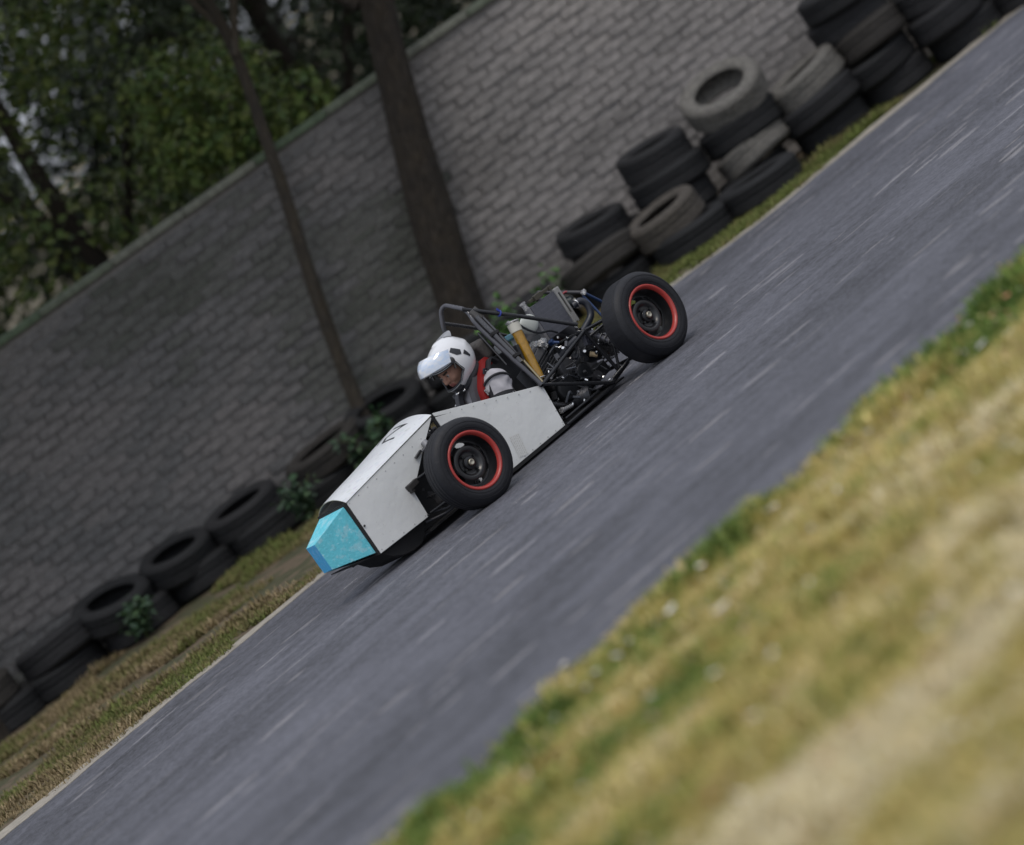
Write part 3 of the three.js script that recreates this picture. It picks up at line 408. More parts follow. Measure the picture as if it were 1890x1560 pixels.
part('undertray', plate([[-1.3, 0.128], [-1.24, 0.07], [-1.17, 0.035], [-1.1, 0.02], [-1.03, 0.022], [-0.98, 0.045], [-0.94, 0.1], [-0.935, 0.128]], 0.24, () => 0.12, 0.006), blackMatte, car);
{ const rv = []; const line = (p, q, n, z) => { for (let i = 0; i <= n; i++) { const x = p[0] + (q[0] - p[0]) * i / n, y = p[1] + (q[1] - p[1]) * i / n; rv.push(new THREE.CylinderGeometry(0.0035, 0.004, 0.003, 8).rotateX(Math.PI / 2).translate(x, y, z(x) + 0.002)); } };
  line([-1.29, 0.452], [-0.62, 0.495], 9, noseZ); line([-1.29, 0.14], [-0.95, 0.135], 4, noseZ); line([-0.53, 0.535], [0.17, 0.285], 9, () => 0.2625); line([-0.2, 0.046], [0.15, 0.046], 5, () => 0.2625); line([0.18, 0.28], [0.155, 0.06], 3, () => 0.2625);
  part('rivets', rv, std(rgb(0.5, 0.5, 0.5), 0.5, 0.2), car).userData.kind = 'stuff'; }
// cockpit sides, floor, inner panels
const cock = [[-0.547, 0.563], [0.189, 0.297], [0.159, 0.034], [-0.268, 0.034], [-0.54, 0.036], [-0.553, 0.3]];
const cp0 = planarUV(plate(cock, 0.004, (x) => 0.262 - 0.012 * smooth(-0.2, -0.55, x)), 'x', 'y', 1.3); const sideP = part('side_panel', cp0, whitePaint, car);
part('side_panel', planarUV(plate(cock.map(([x, y]) => [x, y - 0.03 * smooth(0.2, 0.3, y)]), 0.004, (x) => -0.258 + 0.012 * smooth(-0.2, -0.55, x)), 'x', 'y', 1.3), whitePaint, car);
{
  const cv = document.createElement('canvas'); cv.width = 128; cv.height = 256; const c = cv.getContext('2d'); c.fillStyle = '#d9dad8'; c.fillRect(0, 0, 128, 256); c.fillStyle = '#c6c7c2'; const r = rng(77);
  for (let i = 0; i < 5; i++) for (let y = 10; y < 240;) { const h = 6 + r() * 26; c.fillRect(12 + i * 23, y, 10 + r() * 5, h); y += h + 5 + r() * 7; }
  const t = new THREE.CanvasTexture(cv); t.colorSpace = THREE.SRGBColorSpace; const pl = new THREE.BoxGeometry(0.07, 0.13, 0.001); pl.rotateZ(R(-12)); pl.translate(-0.19, 0.115, 0.2642); part('faded_print', pl, std(0xffffff, 0.5, 0, { map: t }), sideP);
}
part('floor_pan', [box(0.72, 0.012, 0.52, -0.19, 0.028, 0), box(0.42, 0.012, 0.36, -0.76, 0.05, 0), box(0.74, 0.02, 0.012, -0.19, 0.026, 0.268)], blackMatte, car);
part('inner_panel', [box(0.44, 0.36, 0.006, -0.74, 0.24, 0.11), box(0.44, 0.36, 0.006, -0.74, 0.24, -0.11), box(0.006, 0.4, 0.4, -0.56, 0.26, 0)], blackMatte, car);
part('front_frame_tube', [rod([-0.556, 0.553, 0.238], [-0.56, 0.05, 0.235], 0.011)], blackSteel, car);
part('front_frame_tube', [rod([-0.556, 0.553, -0.238], [-0.56, 0.05, -0.235], 0.011)], blackSteel, car);
part('cockpit_rim', [rod([-0.556, 0.543, 0.243], [0.18, 0.277, 0.248], 0.009)], blackSteel, car); part('cockpit_rim', [rod([-0.556, 0.513, -0.243], [0.18, 0.247, -0.248], 0.009)], blackSteel, car);
// front suspension, both sides
for (const s of [1, -1]) {
  const z = (v) => v * s;
  part('wishbone', [rod([-0.9, 0.13, z(0.19)], [-0.735, 0.145, z(0.42)], 0.0085), rod([-0.58, 0.13, z(0.235)], [-0.735, 0.145, z(0.42)], 0.0085)], blackSteel, car);
  part('wishbone', [rod([-0.87, 0.325, z(0.2)], [-0.725, 0.345, z(0.41)], 0.008), rod([-0.6, 0.37, z(0.23)], [-0.725, 0.345, z(0.41)], 0.008)], blackSteel, car);
  part('upright', [box(0.05, 0.24, 0.035, -0.728, 0.245, z(0.415), 0, 0, 0, 0.008), box(0.09, 0.07, 0.03, -0.728, 0.25, z(0.41), 0, 0, 0, 0.006)], greySteel, car);
  part('steering_arm', [rod([-0.84, 0.2, z(0.16)], [-0.83, 0.2, z(0.4)], 0.007), rod([-0.83, 0.2, z(0.4)], [-0.74, 0.2, z(0.41)], 0.008)], greySteel, car);
  part('damper', [rod([-0.7, 0.47, z(0.235)], [-0.72, 0.2, z(0.36)], 0.014), rod([-0.7, 0.47, z(0.235)], [-0.71, 0.36, z(0.285)], 0.021)], std(rgb(0.3, 0.3, 0.31), 0.4, 0.5), car);
  part('mounting_bracket', [box(0.075, 0.032, 0.05, -0.915, 0.318, z(0.205), 0.12, 0, 0, 0.003), box(0.02, 0.05, 0.03, -0.94, 0.308, z(0.21), 0.1)], std(rgb(0.03, 0.028, 0.027), 0.6), car);
  part('rocker_link', [box(0.055, 0.014, 0.02, -0.775, 0.432, z(0.228), 0.3), rod([-0.74, 0.428, z(0.225)], [-0.7, 0.44, z(0.25)], 0.012), box(0.022, 0.022, 0.022, -0.715, 0.425, z(0.245), 0.4)], greySteel, car);
  part('rod_end', [ball(0.012, -0.69, 0.455, z(0.245)), ball(0.01, -0.735, 0.415, z(0.25)), ball(0.009, -0.62, 0.43, z(0.25))], chrome, car);
}
part('brake_line', pipe([[-0.7, 0.1, 0.22], [-0.78, 0.16, 0.28], [-0.76, 0.12, 0.34], [-0.73, 0.2, 0.39]], 0.005, 24, 6), rubberHose, car);
part('cable_bundle', [pipe([[-0.95, 0.1, 0.16], [-0.84, 0.08, 0.24], [-0.78, 0.1, 0.3], [-0.74, 0.16, 0.36]], 0.008, 20, 6), pipe([[-0.9, 0.13, 0.18], [-0.83, 0.1, 0.27], [-0.8, 0.14, 0.33]], 0.006, 20, 6)], std(rgb(0.03, 0.032, 0.038), 0.5, 0.2), car);
// steering wheel inside the cockpit
{ const g = new THREE.TorusGeometry(0.12, 0.013, 10, 36); g.scale(1, 0.8, 1); g.rotateY(Math.PI / 2); g.rotateZ(0.35); g.translate(-0.36, 0.415, 0); part('steering_wheel', [g, rod([-0.36, 0.415, 0], [-0.6, 0.33, 0], 0.012), box(0.02, 0.05, 0.1, -0.36, 0.415, 0, 0.35)], blackMatte, car); }

// roll hoop, its braces, rear frame
const hoopTube = (pts, r = 0.0145) => pipe(pts, r, 72, 12, 0.35);
part('roll_hoop', pipe([[0.173, 0.3, 0.28], [0.174, 0.557, 0.18], [0.186, 0.73, 0.102], [0.193, 0.8, 0.075], [0.214, 0.856, 0.05], [0.222, 0.893, 0.018], [0.228, 0.925, -0.045], [0.23, 0.949, -0.09], [0.224, 0.961, -0.112], [0.206, 0.955, -0.13], [0.188, 0.93, -0.141], [0.154, 0.834, -0.16], [0.155, 0.6, -0.215], [0.165, 0.3, -0.28]], 0.0145, 160, 12, 0.4), std(rgb(0.085, 0.085, 0.095), 0.4, 0.45, { roughnessMap: grainLinear }), car);
part('roll_hoop_brace', hoopTube([[0.2, 0.898, 0.04], [0.41, 0.676, 0.17], [0.632, 0.44, 0.285]], 0.0125), blackSteel, car);
part('roll_hoop_brace', hoopTube([[0.172, 0.885, -0.15], [0.43, 0.71, -0.22], [0.72, 0.46, -0.285]], 0.011), greySteel, car);
part('cable_tie', [new THREE.TorusGeometry(0.0155, 0.005, 6, 14).rotateY(Math.PI / 2).rotateZ(-0.8).translate(0.335, 0.755, 0.127), box(0.012, 0.02, 0.006, 0.338, 0.778, 0.13, 0.4)], std(rgb(0.03, 0.05, 0.32), 0.5), car);
{ // head restraint: flat bracket, plates and twin tubes leaning beside the hoop
  const m = std(rgb(0.13, 0.125, 0.12), 0.5, 0.35, { map: grain });
  part('head_restraint_plate', [box(0.05, 0.3, 0.02, 0.225, 0.7, 0.1, -0.04, 0.3, -0.33, 0.004), box(0.075, 0.075, 0.016, 0.24, 0.83, 0.075, 0.15, 0.25, -0.3, 0.004)], m, car);
  part('head_restraint_tube', [rod([0.213, 0.82, 0.092], [0.192, 0.47, 0.22], 0.016), rod([0.262, 0.84, 0.06], [0.232, 0.47, 0.195], 0.011), rod([0.18, 0.74, 0.06], [0.165, 0.5, 0.13], 0.007)], greySteel, car);
  part('head_restraint_clamp', [box(0.062, 0.022, 0.036, 0.212, 0.685, 0.14, -0.1, 0.2, -0.3, 0.004)], blackMatte, car); part('head_restraint_clamp', [box(0.055, 0.022, 0.036, 0.2, 0.515, 0.205, -0.1, 0.2, -0.3, 0.004)], blackMatte, car);
  part('head_restraint_strut', [rod([0.208, 0.6, 0.165], [0.195, 0.47, 0.225], 0.0115), rod([0.235, 0.52, 0.18], [0.2, 0.3, 0.27], 0.009)], std(rgb(0.3, 0.26, 0.17), 0.35, 0.7), car);
}
part('headrest', [box(0.085, 0.13, 0.24, 0.17, 0.64, -0.06, 0.2, 0, 0, 0.03)], std(rgb(0.1, 0.092, 0.088), 0.8, 0, { map: grain }), car);
part('seat_back', [box(0.02, 0.42, 0.42, 0.2, 0.36, 0.0, -0.25, 0, 0, 0.006), box(0.15, 0.15, 0.004, 0.185, 0.36, 0.215, 0.2, 0.1, 0)], std(rgb(0.03, 0.033, 0.04), 0.55, 0.1, { map: grain }), car);
const tube = (list, m = blackSteel, n = 'frame_tube') => list.forEach(([a, b, r]) => part(n, rod(a, b, r || 0.0115), m, car));
const A = [0.18, 0.3, 0.28], Bn = [0.646, 0.388, 0.285], Cn = [0.609, 0.05, 0.275];
const mir = (p) => [p[0], p[1], -p[2]];
tube([[A, Bn], [A, Cn], [[0.168, 0.03, 0.268], [0.62, 0.035, 0.268]], [[0.19, 0.062, 0.262], [0.5, 0.064, 0.262], 0.008], [Bn, [0.7, 0.07, 0.27]], [Bn, [0.85, 0.36, 0.25]], [Cn, [0.8, 0.085, 0.26]], [[0.7, 0.07, 0.27], [0.83, 0.3, 0.26], 0.009]]);
tube([[mir(A), mir(Bn)], [mir(A), mir(Cn)], [[0.168, 0.03, -0.268], [0.62, 0.035, -0.268]], [mir(Bn), [0.7, 0.07, -0.27]], [mir(Cn), [0.8, 0.085, -0.26]], [mir(Bn), [0.85, 0.36, -0.25]]]);
tube([[Bn, mir(Bn)], [Cn, mir(Cn)], [[0.85, 0.36, 0.25], [0.85, 0.36, -0.25]], [[0.83, 0.09, 0.26], [0.83, 0.09, -0.26]], [[0.178, 0.3, 0.27], [0.178, 0.3, -0.27]]]);
tube([[[0.872, 0.55, 0.2], [0.945, 0.44, 0.2], 0.009], [[0.86, 0.54, 0.19], [0.85, 0.37, 0.245], 0.008]], std(rgb(0.03, 0.06, 0.15), 0.4, 0.3), 'blue_brace');
tube([[[0.75, 0.7, 0.0], [0.872, 0.555, 0.195], 0.0115], [[0.86, 0.655, -0.2], [1.0, 0.52, -0.1], 0.0115], [[0.75, 0.7, 0.0], [0.86, 0.66, -0.2], 0.01]], std(rgb(0.045, 0.045, 0.05), 0.5, 0.3), 'rear_hoop_tube');
part('tube_joint', [box(0.032, 0.022, 0.026, 0.872, 0.556, 0.198, 0.3, 0.3, 0, 0.004), ball(0.012, 0.858, 0.548, 0.215)], alloy, car);
// radiator with tanks, upper bracket and filler
{
  const rad = pgroup('radiator', car, [0.652, 0.558, 0.1]); rad.rotation.set(0, R(-6), R(-2));
  const finTex = texture(128, 128, (x, y) => { const v = (x % 8 < 5 ? 0.085 : 0.06) + (y % 32 < 5 ? 0.015 : 0) + 0.02 * fbm(x / 16, y / 16, 8, 8, 3, 2); return [v * 1.15, v * 1.2, v * 1.45]; });
  part('core', planarUV(box(0.195, 0.215, 0.036, 0, 0, 0), 'x', 'y', 9), std(0xffffff, 0.6, 0.25, { map: finTex }), rad);
  part('side_tank', [box(0.016, 0.235, 0.052, 0.103, 0, 0.002, 0, 0, 0, 0.006), box(0.014, 0.235, 0.05, 0.13, 0, 0.002, 0, 0, 0, 0.006), box(0.014, 0.06, 0.044, 0.117, -0.08, 0.002), box(0.014, 0.03, 0.044, 0.117, 0.1, 0.002)], std(rgb(0.42, 0.42, 0.41), 0.55, 0.1, { map: grain }), rad);
  part('side_tank', box(0.024, 0.235, 0.046, -0.112, 0, 0, 0, 0, 0, 0.008), std(rgb(0.26, 0.26, 0.28), 0.55, 0.1, { map: grain }), rad);
  part('filler_neck', [rod([-0.112, 0.105, 0.0], [-0.118, 0.145, 0.0], 0.016), rod([-0.118, 0.145, 0], [-0.119, 0.155, 0], 0.021)], alloy, rad);
  part('upper_rail', [box(0.16, 0.02, 0.02, 0.01, 0.136, -0.005, 0.02, 0, 0, 0.003), box(0.06, 0.034, 0.03, -0.01, 0.136, 0.01, 0.02, 0, 0, 0.004), box(0.02, 0.03, 0.024, 0.095, 0.135, 0, 0, 0, 0, 0.003)], std(rgb(0.07, 0.065, 0.05), 0.5, 0.3), rad);
}
part('expansion_tank', [ball(0.06, 0.475, 0.6, 0.115, 1.15, 0.95, 0.35, 22, 14)], std(rgb(0.55, 0.58, 0.55), 0.5), car);
part('overflow_hose', pipe([[0.36, 0.68, 0.16], [0.41, 0.59, 0.155], [0.47, 0.53, 0.15], [0.55, 0.5, 0.14], [0.6, 0.46, 0.13]], 0.007, 30, 7), rubberHose, car);
{ const t = pgroup('catch_tube', car); part('amber_hose', [rod([0.318, 0.615, 0.185], [0.232, 0.32, 0.225], 0.032, 0.027, 20)], phys(rgb(0.5, 0.27, 0.02), 0.28, 0, { clearcoat: 0.6, clearcoatRoughness: 0.2, map: grain }), t);
  part('white_collar', [rod([0.318, 0.615, 0.185], [0.333, 0.665, 0.178], 0.036, 0.038, 20)], std(rgb(0.55, 0.54, 0.47), 0.5), t); part('clamp', [new THREE.TorusGeometry(0.039, 0.005, 8, 24).rotateX(Math.PI / 2).rotateZ(-0.3).translate(0.337, 0.677, 0.177), box(0.018, 0.014, 0.014, 0.3, 0.69, 0.19, 0.3)], alloy, t); part('lower_clamp', [new THREE.TorusGeometry(0.032, 0.004, 8, 24).rotateX(Math.PI / 2).rotateZ(-0.28).translate(0.235, 0.332, 0.223)], alloy, t); }
part('fuel_bottle', [rod([0.27, 0.5, 0.02], [0.31, 0.6, 0.0], 0.042, 0.042, 18), rod([0.31, 0.6, 0], [0.32, 0.62, 0], 0.02, 0.02, 12)], std(rgb(0.55, 0.57, 0.58), 0.45), car);
part('washer_bottle', [box(0.06, 0.12, 0.06, 0.385, 0.535, 0.05, -0.3, 0.2, 0, 0.012)], std(rgb(0.6, 0.63, 0.64), 0.5), car);
part('bottle_cap', [box(0.05, 0.035, 0.055, 0.36, 0.6, 0.05, -0.3, 0.2, 0, 0.01)], std(rgb(0.12, 0.28, 0.36), 0.5), car);
part('coolant_hose', [pipe([[0.76, 0.53, 0.19], [0.8, 0.53, 0.215], [0.82, 0.49, 0.225], [0.8, 0.43, 0.225], [0.73, 0.395, 0.215], [0.66, 0.375, 0.2], [0.57, 0.36, 0.16], [0.5, 0.33, 0.1]], 0.021, 60, 12)], std(rgb(0.022, 0.026, 0.036), 0.38), car);
part('hose_clamp', [new THREE.TorusGeometry(0.0235, 0.004, 8, 20).rotateY(Math.PI / 2).translate(0.775, 0.532, 0.2), box(0.02, 0.014, 0.016, 0.775, 0.557, 0.205)], chrome, car); part('hose_clamp', [new THREE.TorusGeometry(0.0235, 0.004, 8, 20).rotateY(Math.PI / 2).rotateZ(0.4).translate(0, 0, 0), box(0.02, 0.014, 0.016, 0, 0.024, 0.011)].map((g) => g.translate(0.675, 0.38, 0.204)), chrome, car);
part('fan_motor', [rod([0.795, 0.555, 0.08], [0.83, 0.545, 0.13], 0.042, 0.036, 18)], std(rgb(0.012, 0.02, 0.022), 0.3), car);
part('red_wire', pipe([[0.79, 0.6, 0.11], [0.805, 0.615, 0.12], [0.825, 0.612, 0.13], [0.83, 0.595, 0.13]], 0.006, 16, 7), std(rgb(0.3, 0.05, 0.06), 0.5), car);
// engine
{
  const e = pgroup('engine', car, [0.45, 0.2, 0.02]);
  const dark = std(rgb(0.03, 0.032, 0.037), 0.45, 0.4, { map: grain }), cast = std(rgb(0.09, 0.092, 0.1), 0.5, 0.5, { map: grain });
  part('crankcase', [box(0.32, 0.2, 0.3, 0.03, -0.03, 0, 0.1, 0, 0, 0.03), lathe([[0.001, 0.17], [0.06, 0.17], [0.075, 0.16], [0.08, 0.14], [0.08, 0.1]], 28).translate(-0.06, -0.02, 0.01), lathe([[0.001, 0.175], [0.045, 0.175], [0.056, 0.165], [0.06, 0.12]], 26).translate(0.1, -0.01, 0)], dark, e);
  const fins = []; for (let k = 0; k < 7; k++) fins.push(box(0.15, 0.006, 0.24, -0.03 + k * -0.006, 0.09 + k * 0.017, 0, 0.3, 0, 0, 0.002)); part('cylinder_fin', [...fins, box(0.12, 0.13, 0.21, -0.05, 0.14, 0, 0.3)], cast, e);
  part('cylinder_head', [box(0.16, 0.06, 0.25, -0.085, 0.225, 0, 0.3, 0, 0, 0.014), box(0.1, 0.035, 0.26, -0.1, 0.262, 0, 0.3, 0, 0, 0.012)], std(rgb(0.2, 0.2, 0.21), 0.45, 0.5, { map: grain }), e);
  const bodies = []; for (let k = 0; k < 4; k++) bodies.push(rod([0.0, 0.23, -0.09 + k * 0.06], [0.055, 0.275, -0.09 + k * 0.06], 0.022, 0.024, 14)); part('throttle_body', [...bodies, box(0.03, 0.04, 0.24, 0.02, 0.25, 0, 0.6, 0, 0, 0.005)], alloy, e);
  part('valve_cover_cap', [rod([-0.05, 0.285, 0.1], [-0.055, 0.3, 0.1], 0.03, 0.03, 18), rod([-0.02, 0.27, 0.135], [-0.015, 0.285, 0.15], 0.026, 0.02, 14)], alloy, e);
  part('intake_box', [box(0.12, 0.07, 0.2, 0.11, 0.255, -0.02, 0.4, 0, 0, 0.02)], dark, e);
  part('clutch_cover', [lathe([[0.001, 0.165], [0.05, 0.165], [0.062, 0.158], [0.066, 0.14]], 28).translate(0.03, 0.07, 0)], cast, e);
  part('oil_filter', [rod([0.14, -0.08, 0.15], [0.15, -0.07, 0.2], 0.032, 0.032, 20)], std(rgb(0.03, 0.03, 0.035), 0.3), e);
}
part('muffler', (() => { const l = [rod([0.36, 0.12, 0.1], [0.47, 0.075, 0.22], 0.046, 0.046, 24)]; for (let k = 0; k < 7; k++) { const t = k / 6; l.push(rod([0.362 + 0.1 * t, 0.119 - 0.04 * t, 0.105 + 0.105 * t], [0.366 + 0.1 * t, 0.117 - 0.04 * t, 0.11 + 0.105 * t], 0.05, 0.05, 24)); } return l; })(), std(rgb(0.11, 0.112, 0.125), 0.5, 0.4, { map: grain }), car);
part('exhaust_pipe', [pipe([[0.3, 0.33, 0.1], [0.24, 0.3, 0.13], [0.23, 0.2, 0.15], [0.3, 0.12, 0.16], [0.4, 0.09, 0.14]], 0.021, 40, 12)], greySteel, car);
part('exhaust_tip', [rod([0.22, 0.108, 0.235], [0.31, 0.092, 0.22], 0.013), rod([0.215, 0.11, 0.236], [0.235, 0.106, 0.232], 0.017)], alloy, car);
part('battery', [box(0.1, 0.075, 0.11, 0.7, 0.13, 0.1, 0.1, 0, 0, 0.006)], std(rgb(0.02, 0.02, 0.022), 0.4), car);
part('differential', [lathe([[0.001, 0.1], [0.05, 0.1], [0.075, 0.075], [0.08, 0.0], [0.075, -0.08], [0.05, -0.1], [0.001, -0.1]], 28).translate(0.86, 0.24, 0.02)], std(rgb(0.06, 0.06, 0.065), 0.45, 0.5, { map: grain }), car);
part('sprocket', (() => { const l = [lathe([[0.03, 0.055], [0.095, 0.055], [0.095, 0.06], [0.03, 0.06], [0.03, 0.055]], 40).translate(0.86, 0.24, 0.08)]; for (let k = 0; k < 32; k++) { const a = k / 32 * Math.PI * 2; l.push(box(0.009, 0.009, 0.005, 0.86 + Math.cos(a) * 0.098, 0.24 + Math.sin(a) * 0.098, 0.1375, a)); } return l; })(), greySteel, car);
part('drive_chain', [rod([0.86, 0.338, 0.138], [0.56, 0.25, 0.138], 0.007, 0.007, 6), rod([0.86, 0.142, 0.138], [0.56, 0.17, 0.138], 0.007, 0.007, 6)], greySteel, car);
part('radiator_duct', [box(0.1, 0.09, 0.06, 0.62, 0.26, 0.12, 0.2, 0.2, 0, 0.012)], std(rgb(0.02, 0.022, 0.03), 0.45), car);
part('ignition_coil', [box(0.06, 0.06, 0.03, 0.665, 0.325, 0.235, -0.4, 0.2, 0, 0.006), rod([0.665, 0.325, 0.25], [0.665, 0.325, 0.262], 0.013, 0.013, 14)], std(rgb(0.06, 0.062, 0.08), 0.45), car);
part('filter_canister', [rod([0.645, 0.255, 0.205], [0.672, 0.225, 0.225], 0.0155, 0.0155, 16)], std(rgb(0.46, 0.35, 0.2), 0.5), car);
part('fuel_rail_fitting', [box(0.03, 0.028, 0.03, 0.507, 0.44, 0.15, 0.4, 0.3, 0, 0.005), rod([0.507, 0.44, 0.15], [0.53, 0.415, 0.18], 0.009)], std(rgb(0.018, 0.045, 0.13), 0.35, 0.3), car);
for (const s of [1, -1]) {                                       // rear suspension and half shafts
  const z = (v) => v * s;
  part('drive_shaft', [rod([0.86, 0.245, z(0.1)], [0.89, 0.252, z(0.4)], 0.014), rod([0.865, 0.246, z(0.15)], [0.868, 0.246, z(0.19)], 0.032, 0.024, 16), rod([0.885, 0.25, z(0.34)], [0.889, 0.252, z(0.38)], 0.024, 0.032, 16)], greySteel, car);
  part('wishbone', [rod([0.63, 0.07, z(0.275)], [0.885, 0.135, z(0.4)], 0.009), rod([0.82, 0.09, z(0.262)], [0.885, 0.135, z(0.4)], 0.009)], blackSteel, car);
  part('wishbone', [rod([0.652, 0.345, z(0.285)], [0.885, 0.36, z(0.4)], 0.009), rod([0.85, 0.35, z(0.255)], [0.885, 0.36, z(0.4)], 0.009)], blackSteel, car);
  part('upright', [box(0.06, 0.26, 0.03, 0.89, 0.25, z(0.405), 0, 0, 0, 0.01)], greySteel, car);
  const coil = []; for (let i = 0; i <= 90; i++) { const t = i / 90, a = t * Math.PI * 14, c = [0.705 + 0.06 * t, 0.33 - 0.16 * t, z(0.275 + 0.09 * t)]; coil.push([c[0] + Math.cos(a) * 0.021, c[1] + Math.sin(a) * 0.012, c[2] + Math.sin(a) * 0.018]); }
  part('damper_spring', [pipe(coil, 0.0038, 260, 6)], std(rgb(0.2, 0.2, 0.2), 0.4, 0.5), car);
  part('damper', [rod([0.695, 0.355, z(0.26)], [0.73, 0.26, z(0.315)], 0.015, 0.015, 14), rod([0.73, 0.26, z(0.315)], [0.775, 0.145, z(0.38)], 0.008), rod([0.69, 0.37, z(0.255)], [0.705, 0.325, z(0.28)], 0.019, 0.019, 14)], std(rgb(0.14, 0.14, 0.16), 0.4, 0.3), car);
  part('rod_end', [ball(0.011, 0.785, 0.14, z(0.385)), ball(0.012, 0.8, 0.1, z(0.29)), ball(0.01, 0.655, 0.075, z(0.28))], chrome, car);
}
{ // bolts, brackets, fittings and wiring seen as bright points among the dark parts
  const r = rng(91), bolts = [], hoses = [], brackets = [];
  for (let k = 0; k < 60; k++) { const x = 0.24 + r() * 0.58, y = 0.06 + r() * 0.4 * (x < 0.7 ? 1 : 0.75), z = 0.12 + r() * 0.13, q = 0.004 + r() * 0.006; bolts.push(new THREE.CylinderGeometry(q, q, 0.008 + r() * 0.012, 6).rotateX(r() * 3).rotateZ(r() * 3).translate(x, y, z)); }
  for (let k = 0; k < 22; k++) { const x = 0.26 + r() * 0.5, y = 0.08 + r() * 0.36, z = 0.13 + r() * 0.11; brackets.push(box(0.02 + r() * 0.035, 0.006 + r() * 0.012, 0.012 + r() * 0.02, x, y, z, r() * 3, r(), r())); }
  for (let k = 0; k < 16; k++) { const p = [0.25 + r() * 0.45, 0.1 + r() * 0.33, 0.12 + r() * 0.1], q = [p[0] + (r() - 0.3) * 0.24, p[1] + (r() - 0.5) * 0.2, 0.12 + r() * 0.12]; part('wiring', pipe([p, [(p[0] + q[0]) / 2 + (r() - 0.5) * 0.08, (p[1] + q[1]) / 2 + (r() - 0.5) * 0.08, 0.2 + r() * 0.05], q], 0.003 + r() * 0.005, 20, 6), k % 5 === 0 ? std(rgb(0.12, 0.13, 0.15), 0.4) : rubberHose, car); }
  part('bolts', bolts, chrome, car).userData.kind = 'stuff'; part('brackets', brackets, greySteel, car).userData.kind = 'stuff';
  const far = []; for (let k = 0; k < 26; k++) far.push(box(0.04 + r() * 0.09, 0.03 + r() * 0.08, 0.03 + r() * 0.08, 0.28 + r() * 0.46, 0.08 + r() * 0.3, -0.2 + r() * 0.26, r() * 3, r() * 3, 0, 0.006)); part('engine_ancillaries', far, blackMatte, car).userData.kind = 'stuff';
  part('engine_tray', [box(0.56, 0.01, 0.5, 0.44, 0.03, 0)], blackMatte, car);
}
part('front_wing_stay', [rod([-1.3, 0.3, 0.149], [-1.292, 0.305, 0.152], 0.006), rod([-0.94, 0.13, 0.195], [-0.93, 0.126, 0.2], 0.006)], blackMatte, car);

// ---------------------------------------------------------------- driver
function field(res, half, centre, f) {                           // meshes the zero surface of f (negative inside) on a grid
  const mc = new MarchingCubes(res, new THREE.MeshStandardMaterial(), false, false, 300000); mc.isolation = 0;
  for (let k = 0; k < res; k++) for (let j = 0; j < res; j++) for (let i = 0; i < res; i++) mc.field[i + j * res + k * res * res] = -f(centre[0] + (i / (res / 2) - 1) * half, centre[1] + (j / (res / 2) - 1) * half, centre[2] + (k / (res / 2) - 1) * half);
  mc.update(); const n = mc.count ?? mc.geometry.drawRange.count, pos = mc.positionArray.slice(0, n * 3), nor = mc.normalArray.slice(0, n * 3);
  for (let i = 0; i < n; i++) { for (let c = 0; c < 3; c++) pos[i * 3 + c] = pos[i * 3 + c] * half + centre[c]; }
  const g = new THREE.BufferGeometry(); g.setAttribute('position', new THREE.BufferAttribute(pos, 3)); g.setAttribute('normal', new THREE.BufferAttribute(nor, 3)); return g;
}
const smin = (a, b, k) => { const h = clamp(0.5 + 0.5 * (b - a) / k); return b + (a - b) * h - k * h * (1 - h); };
function capsule(p, a, b, ra, rb) { const bx = b[0] - a[0], by = b[1] - a[1], bz = b[2] - a[2], px = p[0] - a[0], py = p[1] - a[1], pz = p[2] - a[2], t = clamp((px * bx + py * by + pz * bz) / (bx * bx + by * by + bz * bz)); return Math.hypot(px - bx * t, py - by * t, pz - bz * t) - (ra + (rb - ra) * t); }
